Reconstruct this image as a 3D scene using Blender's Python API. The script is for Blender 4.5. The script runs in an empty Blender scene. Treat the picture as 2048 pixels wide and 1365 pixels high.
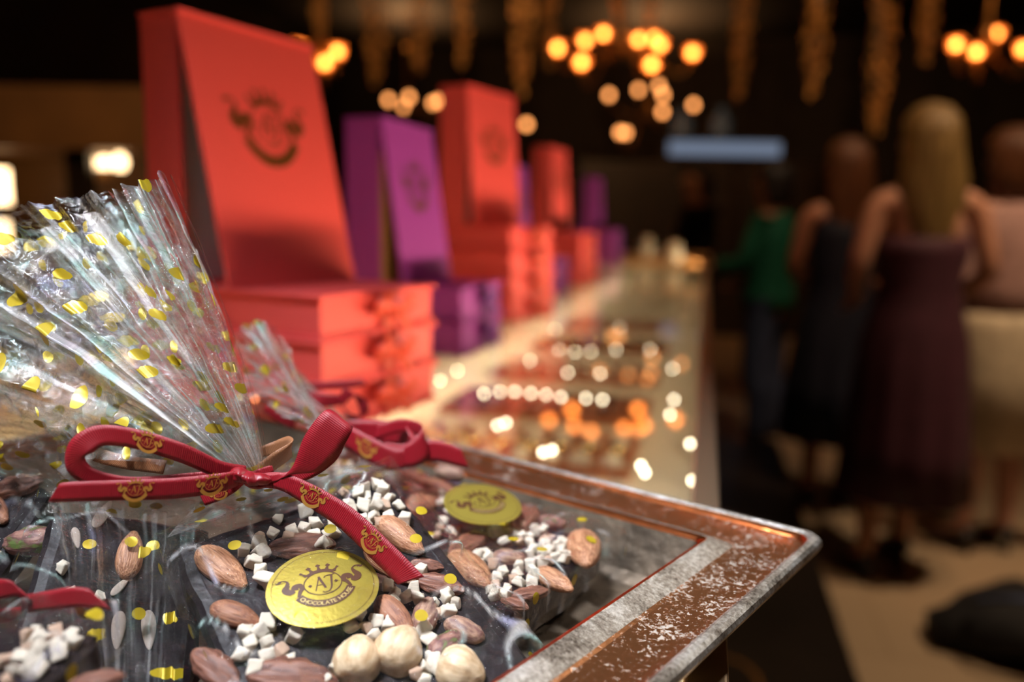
import bpy, bmesh, math, random
from mathutils import Vector, Matrix, noise
V = Vector; PI = math.pi; R = math.radians
S = bpy.context.scene; COL = S.collection
S.view_settings.view_transform = 'Standard'
S.view_settings.look = 'None'
S.view_settings.gamma = 1.0
S.view_settings.use_curve_mapping = False
S.view_settings.exposure = 0.0
S.cycles.transparent_max_bounces = 24
S.cycles.use_denoising = True
S.cycles.sample_clamp_indirect = 6.0
S.cycles.max_bounces = 8
rnd = random.Random(11)

# ---------------------------------------------------------------- camera
FPX = 2048 * 28 / 36
ZC = 1.10                       # top of the glass counter
CAM = V((0, 0, 1.25))
CM = Matrix.Rotation(R(13.4), 3, 'Z') @ Matrix.Rotation(R(90 - 8.3), 3, 'X') @ Matrix.Rotation(R(0.9), 3, 'Z')
cR, cU, cF = CM @ V((1, 0, 0)), CM @ V((0, 1, 0)), CM @ V((0, 0, -1))
cd = bpy.data.cameras.new('camera'); cam = bpy.data.objects.new('camera', cd); COL.objects.link(cam)
cam.matrix_world = Matrix.Translation(CAM) @ CM.to_4x4()
cd.lens = 28; cd.sensor_width = 36; cd.clip_start = 0.01; cd.clip_end = 60
cd.dof.use_dof = True; cd.dof.focus_distance = 0.262; cd.dof.aperture_fstop = 4.4; cd.dof.aperture_blades = 0
S.camera = cam

def ray(px, py): return cF + cR * ((px - 1024) / FPX) + cU * ((682.5 - py) / FPX)
def PD(px, py, d): return CAM + ray(px, py) * d
def PN(px, py, p0, n):
    r = ray(px, py); return CAM + r * ((p0 - CAM).dot(n) / r.dot(n))
def PZ(px, py, z): return PN(px, py, V((0, 0, z)), V((0, 0, 1)))
def depth(p): return (p - CAM).dot(cF)

# ---------------------------------------------------------------- objects
def tag(o, label=None, cat=None, group=None, kind=None):
    if label: o['label'] = label
    if cat: o['category'] = cat
    if group: o['group'] = group
    if kind: o['kind'] = kind
    return o
def wm(o):
    m = o.matrix_basis.copy()
    return wm(o.parent) @ o.matrix_parent_inverse @ m if o.parent else m
def empty(name, M, label=None, cat=None, group=None):
    o = bpy.data.objects.new(name, None); COL.objects.link(o); o.empty_display_size = .02
    o.matrix_basis = M if isinstance(M, Matrix) else Matrix.Translation(M)
    return tag(o, label, cat, group)
def link(name, me, parent=None, world=True, M=None):
    o = bpy.data.objects.new(name, me); COL.objects.link(o)
    if M is not None: o.matrix_basis = M
    if parent:
        o.parent = parent
        if world: o.matrix_parent_inverse = wm(parent).inverted()
    return o
def copy_tree(o, parent=None):
    c = o.copy(); COL.objects.link(c)
    if parent: c.parent = parent
    for ch in list(o.children): copy_tree(ch, c)
    return c

class MB:
    def __init__(s): s.v = []; s.f = []; s.m = []; s.uv = []; s.has = False; s.at = []; s.hat = False
    def add(s, vs, fs, m=0, uvs=None, at=None):
        b = len(s.v); s.v += [V(p) for p in vs]
        if uvs: s.has = True
        s.uv += list(uvs) if uvs else [(0, 0)] * len(vs)
        s.at += list(at) if at else [0.0] * len(vs); s.hat = s.hat or bool(at)
        for f in fs:
            s.f.append([b + i for i in f]); s.m.append(m)
        return s
    def box(s, lo, hi, M=None, m=0):
        x0, y0, z0 = lo; x1, y1, z1 = hi
        vs = [V((x, y, z)) for z in (z0, z1) for y in (y0, y1) for x in (x0, x1)]
        if M is not None: vs = [M @ p for p in vs]
        return s.add(vs, [(0, 2, 3, 1), (4, 5, 7, 6), (0, 1, 5, 4), (2, 6, 7, 3), (0, 4, 6, 2), (1, 3, 7, 5)], m)
    def loft(s, rings, m=0, close=True, caps=True, uvs=None):
        n = len(rings[0]); vs = [p for r in rings for p in r]; fs = []
        for i in range(len(rings) - 1):
            for j in range(n if close else n - 1):
                k = (j + 1) % n
                fs.append((i * n + j, i * n + k, (i + 1) * n + k, (i + 1) * n + j))
        if caps and close:
            fs.append(tuple(reversed(range(n)))); fs.append(tuple((len(rings) - 1) * n + j for j in range(n)))
        return s.add(vs, fs, m, uvs)
    def tube(s, pts, r, seg=8, m=0):
        pts = [V(p) for p in pts]; rings = []; up = None
        for i, p in enumerate(pts):
            t = (pts[min(i + 1, len(pts) - 1)] - pts[max(i - 1, 0)])
            t = t.normalized() if t.length > 1e-9 else V((0, 0, 1))
            if up is None: up = t.orthogonal().normalized()
            a = (up - t * up.dot(t)).normalized(); up = a; b = t.cross(a)
            q = r[i] if isinstance(r, (list, tuple)) else r
            rings.append([p + (a * math.cos(2 * PI * k / seg) + b * math.sin(2 * PI * k / seg)) * q for k in range(seg)])
        return s.loft(rings, m)
    def lathe(s, prof, seg=16, M=None, m=0):
        M = M or Matrix()
        return s.loft([[M @ V((r * math.cos(2 * PI * k / seg), r * math.sin(2 * PI * k / seg), z)) for k in range(seg)] for r, z in prof], m)
    def ell(s, c, rad, M=None, seg=12, rings=8, m=0):
        M3 = M or Matrix.Identity(3); out = []
        for i in range(rings + 1):
            th = PI * max(.02, min(i / rings, .98)); 
            out.append([V(c) + M3 @ V((rad[0] * math.sin(th) * math.cos(2 * PI * k / seg), rad[1] * math.sin(th) * math.sin(2 * PI * k / seg), -rad[2] * math.cos(th))) for k in range(seg)])
        return s.loft(out, m)
    def mesh(s, name, mats, smooth=True):
        me = bpy.data.meshes.new(name); me.from_pydata(s.v, [], s.f)
        for m in (mats if isinstance(mats, (list, tuple)) else [mats]): me.materials.append(m)
        me.polygons.foreach_set('material_index', s.m)
        me.polygons.foreach_set('use_smooth', [smooth] * len(s.f))
        if s.has:
            u = me.uv_layers.new(name='UVMap')
            for l in me.loops: u.data[l.index].uv = s.uv[l.vertex_index]
        if s.hat:
            a = me.attributes.new('streak', 'FLOAT', 'POINT'); a.data.foreach_set('value', s.at)
        me.update(); return me
    def build(s, name, mats, parent=None, smooth=False, world=True, M=None, bevel=0, solid=0):
        o = link(name, s.mesh(name, mats, smooth), parent, world, M)
        if solid:
            d = o.modifiers.new('solid', 'SOLIDIFY'); d.thickness = solid; d.offset = 0
        if bevel:
            b = o.modifiers.new('bevel', 'BEVEL'); b.width = bevel; b.segments = 3; b.limit_method = 'ANGLE'
        return o

def crom(pts, n):
    """n samples along a Catmull-Rom curve through pts (tuples of any length or vectors)"""
    pts = [V(p) for p in pts]; k = len(pts) - 1; out = []
    for i in range(n):
        x = i / (n - 1) * k; j = min(int(x), k - 1); t = x - j
        p1, p2 = pts[j], pts[j + 1]
        p0 = pts[j - 1] if j > 0 else p1 * 2 - p2
        p3 = pts[j + 2] if j + 2 <= k else p2 * 2 - p1
        out.append(.5 * ((2 * p1) + (p2 - p0) * t + (2 * p0 - 5 * p1 + 4 * p2 - p3) * t * t + (3 * p1 - p0 - 3 * p2 + p3) * t ** 3))
    return out

# ---------------------------------------------------------------- materials
class NT:
    def __init__(s, name):
        s.mat = bpy.data.materials.new(name); s.mat.use_nodes = True
        s.t = s.mat.node_tree; s.t.nodes.clear(); s.out = s.n('ShaderNodeOutputMaterial')
    def n(s, ty, **kw):
        x = s.t.nodes.new(ty)
        for k, v in kw.items():
            if hasattr(x, k): setattr(x, k, v)
            else: x.inputs[k].default_value = v
        return x
    def l(s, a, b): s.t.links.new(a, b)
    def surf(s, a): s.l(a, s.out.inputs['Surface'])
    def pr(s, col=(.5, .5, .5), rough=.5, metal=0., **kw):
        p = s.n('ShaderNodeBsdfPrincipled'); p.inputs['Base Color'].default_value = (*col, 1)
        p.inputs['Roughness'].default_value = rough; p.inputs['Metallic'].default_value = metal
        for k, v in kw.items(): p.inputs[k].default_value = v
        return p
    def co(s, kind='Object', scale=(1, 1, 1)):
        c = s.n('ShaderNodeTexCoord'); m = s.n('ShaderNodeMapping'); m.inputs['Scale'].default_value = scale
        s.l(c.outputs[kind], m.inputs['Vector']); return m.outputs['Vector']
    def noise(s, vec, scale=10, detail=3, rough=.5, dist=0):
        x = s.n('ShaderNodeTexNoise'); x.inputs['Scale'].default_value = scale; x.inputs['Detail'].default_value = detail
        x.inputs['Roughness'].default_value = rough; x.inputs['Distortion'].default_value = dist
        if vec is not None: s.l(vec, x.inputs['Vector'])
        return x.outputs['Fac']
    def ramp(s, fac, stops, interp='LINEAR'):
        r = s.n('ShaderNodeValToRGB'); e = r.color_ramp.elements; r.color_ramp.interpolation = interp
        while len(e) < len(stops): e.new(.5)
        for i, (p, c) in enumerate(stops):
            e[i].position = p; e[i].color = (*c, 1) if len(c) == 3 else c
        s.l(fac, r.inputs['Fac']); return r.outputs['Color']
    def math(s, op, a, b=None):
        m = s.n('ShaderNodeMath', operation=op)
        for i, x in enumerate((a, b)):
            if x is None: continue
            if isinstance(x, (int, float)): m.inputs[i].default_value = x
            else: s.l(x, m.inputs[i])
        return m.outputs[0]
    def bump(s, h, strength=.3, dist=.001):
        b = s.n('ShaderNodeBump'); b.inputs['Strength'].default_value = strength; b.inputs['Distance'].default_value = dist
        s.l(h, b.inputs['Height']); return b.outputs['Normal']
    def mix(s, fac, a, b):
        m = s.n('ShaderNodeMixShader')
        if isinstance(fac, (int, float)): m.inputs[0].default_value = fac
        else: s.l(fac, m.inputs[0])
        s.l(a, m.inputs[1]); s.l(b, m.inputs[2]); return m.outputs[0]

def plain(name, col, rough=.5, metal=0., bump=None, var=0., vscale=20, **kw):
    m = NT(name); p = m.pr(col, rough, metal, **kw)
    if var:
        f = m.noise(m.co(), vscale, 4)
        c = m.ramp(f, [(.3, tuple(x * (1 - var) for x in col)), (.7, tuple(min(1, x * (1 + var)) for x in col))])
        m.l(c, p.inputs['Base Color'])
    if bump:
        m.l(m.bump(m.noise(m.co(), bump[0], 3), bump[1], bump[2]), p.inputs['Normal'])
    m.surf(p.outputs[0]); return m.mat
def glow(name, col, strength):
    m = NT(name); e = m.n('ShaderNodeEmission'); e.inputs['Color'].default_value = (*col, 1); e.inputs['Strength'].default_value = strength
    m.surf(e.outputs[0]); return m.mat

M_ = {}
M_['red'] = plain('coral_red_paper', (.82, .085, .078), .55, bump=(900, .15, .0004))
M_['purple'] = plain('purple_paper', (.33, .042, .33), .55, bump=(900, .15, .0004))
M_['lining'] = plain('grey_lining', (.52, .44, .45), .7)
M_['insert'] = plain('gold_insert', (.55, .33, .10), .5, .3)
M_['ink'] = plain('dark_gold_foil', (.20, .075, .016), .38, .5)
M_['choc'] = plain('dark_chocolate', (.011, .0065, .008), .5, bump=(160, .5, .0015), var=.35, vscale=60, **{'Specular IOR Level': .22})
M_['crumb'] = plain('blanched_nut', (.80, .70, .56), .6, bump=(500, .5, .0006), var=.14, vscale=90)
M_['crumb_tan'] = plain('toasted_nut', (.60, .40, .28), .6, bump=(500, .5, .0006), var=.2, vscale=90)
M_['stickerink'] = plain('brown_print', (.07, .022, .006), .45)
M_['goldprint'] = plain('gold_print', (.75, .36, .07), .35, .6)
M_['goldletter'] = plain('gold_lettering', (.62, .46, .16), .4, .3)
M_['black'] = plain('black_matt', (.006, .005, .005), .6)
def striped(name, c0, c1, sc=(60, 60, 6), rough=.55):
    m = NT(name); p = m.pr(c0, rough)
    f = m.noise(m.co('Generated', sc), 1.0, 4)
    m.l(m.ramp(f, [(.35, c0), (.65, c1)]), p.inputs['Base Color'])
    m.l(m.bump(f, .5, .0008), p.inputs['Normal']); m.surf(p.outputs[0]); return m.mat
M_['almond'] = striped('almond_skin', (.24, .085, .035), (.56, .28, .15), (16, 16, 1.2))
M_['almond_dark'] = striped('almond_skin_dark', (.16, .055, .03), (.34, .14, .07), (14, 14, 1.5))
M_['hazel'] = striped('peeled_hazelnut', (.50, .32, .17), (.74, .56, .36), (7, 7, 1.6), .5)
M_['pecan'] = striped('pecan_skin', (.085, .028, .018), (.22, .085, .05), (8, 8, 3))
M_['pista'] = striped('pistachio_skin', (.14, .055, .045), (.40, .24, .16), (6, 6, 4))
m = NT('pistachio_kernel_green'); p = m.pr((.3, .3, .1), .55)
f = m.noise(m.co('Generated'), 3.2, 4)
m.l(m.ramp(f, [(.36, (.10, .14, .03)), (.47, (.13, .045, .045)), (.62, (.30, .15, .11))]), p.inputs['Base Color'])
m.l(m.bump(m.noise(m.co('Generated', (9, 9, 4)), 1, 4), .5, .0008), p.inputs['Normal']); m.surf(p.outputs[0]); M_['pista_green'] = m.mat

# satin ribbon: woven ribs run across its length (uv in metres)
def satin(name, col, sheen, rough=.42):
    m = NT(name); p = m.pr(col, rough, 0); uv = m.co('UV')
    w = m.n('ShaderNodeTexWave'); w.wave_type = 'BANDS'; w.bands_direction = 'X'; w.inputs['Scale'].default_value = 520
    w.inputs['Distortion'].default_value = .6; w.inputs['Detail'].default_value = 2; w.inputs['Detail Scale'].default_value = 400
    m.l(uv, w.inputs['Vector'])
    m.l(m.ramp(w.outputs['Fac'], [(0, tuple(c * .8 for c in col)), (1, tuple(min(1, c * 1.15) for c in col))]), p.inputs['Base Color'])
    m.l(m.bump(w.outputs['Fac'], .35, .0003), p.inputs['Normal'])
    p.inputs['Sheen Weight'].default_value = .1; p.inputs['Sheen Tint'].default_value = (*sheen, 1)
    m.surf(p.outputs[0]); return m.mat
M_['ribbon'] = satin('red_satin', (.27, .0025, .010), (1, .2, .25))
M_['brownribbon'] = satin('brown_satin', (.30, .12, .05), (1, .7, .5))
M_['orangeribbon'] = satin('coral_satin', (.80, .07, .03), (1, .5, .3))
M_['purpleribbon'] = satin('purple_satin', (.20, .03, .30), (.8, .5, 1))

# clear film printed with gold spots
def film(name, haze=.05, refl=(.045, .55), scale=62., radius=.145, streak=.5, rough=.05):
    m = NT(name); uv = m.co('UV')
    lw = m.n('ShaderNodeLayerWeight'); lw.inputs['Blend'].default_value = .5
    n1 = m.noise(uv, 300, 5, .6, 1.5); n2 = m.noise(uv, 70, 3, .5, 2.0)
    nor = m.bump(m.math('ADD', m.math('MULTIPLY', n1, .30), n2), .8, .004); m.l(nor, lw.inputs['Normal'])
    tint = m.ramp(m.noise(uv, 45, 2), [(.30, (.72, .70, 1.0)), (.40, (1, .92, .84)), (.52, (1, 1, 1)), (.62, (.66, 1, .90)), (.70, (1, .78, .88))])  # lavender to mint sheen painted into the film colour
    g = m.n('ShaderNodeBsdfGlossy'); g.inputs['Roughness'].default_value = rough; m.l(tint, g.inputs['Color']); m.l(nor, g.inputs['Normal'])
    t = m.n('ShaderNodeBsdfTransparent'); t.inputs['Color'].default_value = (.985, .985, .985, 1)
    d = m.n('ShaderNodeBsdfDiffuse'); m.l(tint, d.inputs['Color'])
    tl = m.n('ShaderNodeBsdfTranslucent'); m.l(tint, tl.inputs['Color'])
    hz = m.mix(.45, d.outputs[0], tl.outputs[0])
    haze_mask = m.ramp(m.noise(uv, 130, 6, .65, 3.0), [(.50, (0, 0, 0)), (.72, (1, 1, 1))])
    at = m.n('ShaderNodeAttribute'); at.attribute_name = 'streak'
    hf = m.math('MINIMUM', m.math('ADD', m.math('MULTIPLY', haze_mask, haze), m.math('MULTIPLY', at.outputs['Fac'], streak)), .8)  # pale haze and streaks mixed in for highlights on the wrinkles
    body = m.mix(hf, t.outputs[0], hz)
    fac = m.math('ADD', m.math('MULTIPLY', m.math('POWER', lw.outputs['Facing'], 2.6), refl[1]), refl[0])
    sh = m.mix(fac, body, g.outputs[0])
    vo = m.n('ShaderNodeTexVoronoi'); vo.voronoi_dimensions = '2D'; vo.inputs['Scale'].default_value = scale
    m.l(uv, vo.inputs['Vector'])
    gp = m.pr((.46, .33, .012), .36, .30)
    sh = m.mix(m.math('MULTIPLY', m.math('LESS_THAN', vo.outputs['Distance'], radius), .95), sh, gp.outputs[0])
    m.surf(sh); return m.mat
M_['film'] = film('clear_spotted_film', .24, (.07, .60), streak=1.05)
M_['filmbody'] = film('clear_spotted_film_flat', .015, (.012, .42), 40., .082, .75, .04)
# ================================================================ setting
def struct(name, mb, mats, **k): return tag(mb.build(name, mats, **k), kind='structure')
m = NT('stone_floor'); p = m.pr((.3, .22, .14), .38)
vec = m.co('Object', (1, 1, 1)); br = m.n('ShaderNodeTexBrick'); br.inputs['Scale'].default_value = 1.0
br.inputs['Color1'].default_value = (.36, .26, .17, 1); br.inputs['Color2'].default_value = (.33, .24, .155, 1); br.inputs['Mortar'].default_value = (.27, .19, .12, 1)
br.inputs['Mortar Size'].default_value = .004; br.inputs['Brick Width'].default_value = 1.2; br.inputs['Row Height'].default_value = 1.2
m.l(vec, br.inputs['Vector']); m.l(br.outputs['Color'], p.inputs['Base Color']); m.surf(p.outputs[0]); M_['floor'] = m.mat
M_['wall'] = plain('dark_plaster', (.016, .010, .007), .8, var=.3, vscale=2)
M_['ceil'] = plain('dark_ceiling', (.010, .007, .005), .9, var=.3, vscale=2)
M_['darkwood'] = plain('dark_stained_wood', (.016, .009, .006), .35, var=.4, vscale=6)
X0, X1, Y0, Y1, ZT = -6.6, 5.5, -1.8, 14.0, 4.3
struct('floor', MB().box((X0, Y0, -.05), (X1, Y1, 0)), M_['floor'])
struct('ceiling', MB().box((X0, Y0, ZT), (X1, Y1, ZT + .05)), M_['ceil'])
struct('wall_back', MB().box((X0, Y1, 0), (X1, Y1 + .1, ZT)), M_['wall'])
struct('wall_left', MB().box((X0 - .1, Y0, 0), (X0, Y1, ZT)), M_['wall'])
struct('wall_right', MB().box((X1, Y0, 0), (X1 + .1, Y1, ZT)), M_['wall'])
struct('wall_front', MB().box((X0, Y0 - .1, 0), (X1, Y0, ZT)), M_['wall'])

# ================================================================ glass display counter
m = NT('counter_glass'); lw = m.n('ShaderNodeLayerWeight'); lw.inputs['Blend'].default_value = .5
fre = m.math('ADD', m.math('MULTIPLY', m.math('POWER', lw.outputs['Facing'], 3.4), .90), .07)
tr = m.n('ShaderNodeBsdfTransparent'); tr.inputs['Color'].default_value = (.96, .985, .96, 1)
gl = m.n('ShaderNodeBsdfGlossy'); gl.inputs['Roughness'].default_value = .012
m.surf(m.mix(fre, tr.outputs[0], gl.outputs[0])); M_['glass'] = m.mat
M_['trim'] = plain('brushed_champagne_metal', (.62, .44, .28), .38, .85)
M_['cream'] = plain('cream_stone_shelf', (.80, .70, .52), .5, var=.08, vscale=12)
M_['ledge'] = plain('lit_tube', (1, .85, .6), .4)
CX0, CX1, CY0, CY1 = -.66, 0.0, -.7, 4.35
counter = empty('display_counter', V((-.3, 1.8, 0)), 'long glass topped display counter lit from inside with rows of chocolates below the glass', 'counter')
# one clear sheet: a single glass surface lying on the case
g = MB(); g.add([(CX0, CY0, ZC), (CX1, CY0, ZC), (CX1, CY1, ZC), (CX0, CY1, ZC)], [(0, 1, 2, 3)])
gt = g.build('glass_top', M_['glass'], counter)
MB().box((CX0, CY1 - .003, ZC - .008), (CX1, CY1 - .0005, ZC - .0002)).build('glass_edge', M_['trim'], counter)
t = MB().box((CX1, CY0, ZC - .045), (CX1 + .015, CY1 + .015, ZC + .0015)); t.build('edge_trim', M_['trim'], counter, bevel=.0015)
MB().box((CX0 - .015, CY0, ZC - .045), (CX0, CY1 + .015, ZC + .0015)).build('edge_trim', M_['trim'], counter, bevel=.0015)
MB().box((CX0, CY1, ZC - .045), (CX1, CY1 + .015, ZC + .0015)).build('edge_trim', M_['trim'], counter, bevel=.0015)
SH = ZC - .135
MB().box((CX0, CY0, SH - .02), (CX1, CY1, SH)).build('shelf', M_['cream'], counter)
MB().box((CX0 - .015, CY0, SH), (CX0, CY1, ZC - .045)).build('side_panel', M_['cream'], counter)
MB().box((CX0, CY1, SH), (CX1, CY1 + .015, ZC - .045)).build('end_panel', M_['cream'], counter)
MB().box((CX1, CY0, .14), (CX1 + .015, CY1 + .015, ZC - .045)).build('front_panel', M_['darkwood'], counter)
MB().box((CX0 - .01, CY0, .0), (CX1 - .002, CY1 + .01, SH - .022)).build('carcass', M_['darkwood'], counter)
M_['tubeglow'] = glow('warm_tube', (1.0, .80, .50), 5)
MB().tube([(-.026, CY0 + .05, ZC - .032), (-.026, .475, ZC - .032)], .0055, 10).build('light_tube', M_['tubeglow'], counter, smooth=True)
# slim lamp rail under the left part of the glass
MB().box((-.452, CY0 + .05, ZC - .022), (-.432, CY1 - .05, ZC - .012)).build('lamp_rail', M_['trim'], counter)
# step in front of the counter with a gilded scroll inlay
M_['step'] = plain('black_lacquered_step', (.012, .008, .006), .32, var=.3, vscale=4)
M_['gilt'] = plain('gilded_inlay', (.30, .13, .03), .45, .7)
st = empty('counter_step', V((.22, 1.8, 0)), 'black lacquered step running along the foot of the counter', 'step')
MB().box((.016, CY0, 0), (.435, CY1, .12)).build('tread', M_['step'], st, bevel=.004)
def flat_band(mb, pts, w, z, m=0):
    pts = [V((p[0], p[1], 0)) for p in pts]; vs = []
    for i, p in enumerate(pts):
        t_ = (pts[min(i + 1, len(pts) - 1)] - pts[max(i - 1, 0)]).normalized(); n_ = V((-t_.y, t_.x, 0))
        ww = w[i] if isinstance(w, list) else w
        vs += [p + n_ * ww + V((0, 0, z)), p - n_ * ww + V((0, 0, z))]
    return mb.add(vs, [(2 * i, 2 * i + 1, 2 * i + 3, 2 * i + 2) for i in range(len(pts) - 1)], m)
for k in range(-1, 3):
    y = .83 + k * 1.1
    flat_band(MB(), [(.10 + .09 * math.cos(a), y + .14 * math.sin(a) * (1 - a / 14)) for a in [i * .35 for i in range(19)]], .006, .1206).build('scroll_inlay', M_['gilt'], st)
    flat_band(MB(), [(.06, y - .22), (.13, y - .17), (.20, y - .2), (.24, y - .12)], .006, .1206).build('scroll_inlay', M_['gilt'], st)

# ---- glowing beads added as glints between the chocolate trays
M_['glint'] = glow('cream_glint', (1.0, .84, .58), 26)
M_['glint_strand'] = plain('clear_strand', (.7, .6, .45), .4)
fx = [[(968, 788), (1000, 784), (1030, 784), (1062, 787), (1092, 790), (1122, 795), (1172, 797), (1205, 800)], [(880, 762), (915, 742), (1060, 722)], [(995, 851), (1012, 846), (1086, 905), (1104, 901), (1282, 932), (1290, 946)],
      [(1385, 962), (1380, 888), (1340, 830), (1348, 800), (1345, 738), (1300, 700)], [(1118, 700), (1150, 705), (1182, 704), (1232, 700)], [(1135, 746), (1200, 748), (1240, 655), (1110, 660)]]
q = PZ(1100, 790, SH + .03)
e = empty('glint_beads', q, 'added glowing beads standing in for glints between the chocolate trays under the glass', 'glint beads')
for row in fx:
    P_ = [PZ(x, y, SH + .022) for x, y in row]
    MB().tube(crom([V((p.x, p.y, SH + .018)) for p in P_], 8 * len(P_)), .0008, 5).build('glint_strand', M_['glint_strand'], e)
    for p in P_: MB().ell(p, (.0024, .0024, .0030), None, 10, 6).build('bulb', M_['glint'], e, smooth=True)  # emissive beads that only supply sparkle, no lamps lie here

# ---- chocolates on trays inside the case
M_['bonbon_dark'] = plain('dark_bonbon', (.10, .03, .015), .18)
M_['bonbon_milk'] = plain('milk_bonbon', (.30, .10, .045), .2)
M_['bonbon_white'] = plain('white_bonbon', (.90, .80, .62), .2)
M_['foil'] = plain('gold_foil', (.95, .70, .32), .16, 1.0)
M_['traymat'] = plain('brown_card_tray', (.45, .16, .08), .5)
bm_ = {}
dome = [(.0, .0), (.0125, .0), (.0135, .003), (.0125, .009), (.009, .0135), (.004, .0155), (.0, .016)]
for k in ('bonbon_dark', 'bonbon_milk', 'bonbon_white', 'foil'):
    bm_[k] = MB().lathe(dome, 16).mesh(k, M_[k])
rows = [(.46, 'foil', 'bonbon_white'), (.66, 'bonbon_milk', 'bonbon_dark'), (.88, 'bonbon_white', 'foil'), (1.12, 'bonbon_dark', 'bonbon_milk'), (1.42, 'bonbon_milk', 'bonbon_white'), (1.78, 'bonbon_dark', 'foil'), (2.2, 'bonbon_milk', 'bonbon_white')]
ordn = ['nearest the bronze tray', 'second from the bronze tray', 'third from the bronze tray', 'fourth from the bronze tray', 'fifth from the bronze tray', 'sixth from the bronze tray', 'farthest from the bronze tray']
for i, (y, a, b) in enumerate(rows):
    tr_ = MB().box((-.38, y, SH), (-.07, y + .15, SH + .004)); 
    for q in ((-.38, y, -.377, y + .15), (-.073, y, -.07, y + .15), (-.377, y, -.073, y + .003), (-.377, y + .147, -.073, y + .15)):
        tr_.box((q[0], q[1], SH + .004), (q[2], q[3], SH + .012))
    o = tr_.build('chocolate_tray', M_['traymat'])
    tag(o, 'brown card tray of chocolates under the counter glass, ' + ordn[i], 'tray', 'chocolate trays inside the counter')
    for r_ in range(3):
        for c_ in range(8):
            kind = a if (r_ != 1) else b
            bo = link('chocolate_bonbon', bm_[kind], M=Matrix.Translation((-.357 + c_ * .0375, y + .03 + r_ * .045, SH + .004)) @ Matrix.Rotation(rnd.random() * 6, 4, 'Z'))
            col = {'bonbon_dark': 'dark chocolate bonbon', 'bonbon_milk': 'milk chocolate bonbon', 'bonbon_white': 'white chocolate bonbon', 'foil': 'bonbon in gold foil'}[kind]
            tag(bo, col + ' in the counter tray ' + ordn[i], 'chocolate', col + 's in the tray ' + ordn[i])

# things standing on the far end of the counter
M_['board'] = plain('oiled_wood', (.42, .20, .06), .45, var=.25, vscale=9)
M_['cleanglass'] = M_['glass']
o = MB().box((-.62, 3.42, ZC + .001), (.03, 4.1, ZC + .022)).build('serving_board', M_['board'], bevel=.004)
tag(o, 'wide wooden serving board at the far end of the counter', 'board')
M_['jarwhite'] = plain('cloudy_glass_jar', (.75, .66, .50), .15, **{'Transmission Weight': .35})
def jar(x, y, h, r, lab):
    e = empty('glass_jar', V((x, y, ZC + .022)), lab, 'jar', 'jars at the far end of the counter')
    MB().lathe([(0, 0), (r, .0), (r * 1.05, h * .1), (r * 1.05, h * .7), (r * .7, h * .85), (r * .72, h * .9)], 20, Matrix.Translation((x, y, ZC + .0225))).build('body', M_['jarwhite'], e, smooth=True)
    MB().lathe([(0, h * .9), (r * .8, h * .9), (r * .8, h), (0, h)], 20, Matrix.Translation((x, y, ZC + .0225))).build('lid', M_['trim'], e)
p = PZ(1292, 515, ZC + .022); jar(p.x, p.y, .085, .032, 'small pale glass jar on the serving board beside the purple boxes')
p = PZ(1347, 522, ZC + .022); jar(p.x, p.y, .075, .03, 'small pale glass jar on the serving board beside the counter edge')

# ================================================================ chandeliers
M_['brass'] = plain('aged_brass', (.35, .18, .06), .35, .9)
M_['bulb'] = glow('amber_bulb', (1.0, .335, .085), 23)
M_['bulbdim'] = glow('dim_amber_bulb', (1.0, .36, .10), 5.5)
m = NT('amber_glass_shade'); a = m.n('ShaderNodeBsdfTransparent'); a.inputs['Color'].default_value = (1, .8, .5, 1)
b = m.n('ShaderNodeBsdfTranslucent'); b.inputs['Color'].default_value = (1, .5, .15, 1); m.surf(m.mix(.35, a.outputs[0], b.outputs[0])); M_['amber'] = m.mat
def chandelier(label, hub_px, d, bulbs, bulbmat, br, shades=True, group='chandeliers over the sales floor', hub_dy=0):
    hub = PD(*hub_px, d)
    e = empty('chandelier', hub, label, 'chandelier', group)
    MB().lathe([(0, -.16), (.02, -.15), (.05, -.1), (.03, -.03), (.06, .03), (.03, .1), (.02, .3), (.012, .5)], 16, Matrix.Translation(hub)).build('hub', M_['brass'], e, smooth=True)
    MB().tube([hub + V((0, 0, .45)), V((hub.x, hub.y, ZT))], .012, 8).build('chain', M_['brass'], e)
    for (bx, by, dd) in bulbs:
        q = PD(bx, by, d + dd)
        dv = q - hub; hz = V((dv.x, dv.y, 0))
        arm = crom([hub + V((0, 0, -.05)), hub + hz * .35 + V((0, 0, -.16)), hub + hz * .8 + V((0, 0, dv.z - .2)), q + V((0, 0, -.1))], 10)
        a_ = MB().tube(arm, .010, 6)
        a_.lathe([(0, -.1), (.03, -.1), (.05, -.085), (.02, -.07), (.018, -br)], 10, Matrix.Translation(q)); a_.build('arm', M_['brass'], e, smooth=True)
        b_ = MB().ell(q, (br, br, br * 1.25)).build('bulb', bulbmat, e, smooth=True)
        if shades:
            MB().lathe([(.02, -br * 1.6), (br * 1.5, -br * 1.2), (br * 2.0, br * .2), (br * 2.1, br * 1.6)], 14, Matrix.Translation(q)).build('shade', M_['amber'], e, smooth=True)
    return e
chandelier('large brass chandelier with ten glowing bulbs over the middle of the room', (1245, 78), 8.0,
           [(1115, 97, -.1), (1170, 82, .3), (1207, 68, .5), (1163, 125, -.5), (1277, 80, .45), (1308, 78, .6), (1320, 90, .0), (1303, 130, -.5), (1385, 106, -.1)], M_['bulb'], .034)
chandelier('dim brass chandelier hanging lower behind the large one', (1300, 215), 12.0,
           [(1218, 190, 0), (1277, 180, .5), (1318, 172, .4), (1326, 190, -.3), (1325, 224, -.5), (1387, 210, 0), (1240, 265, -.2), (1252, 266, .2)], M_['bulbdim'], .045, False)
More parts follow.
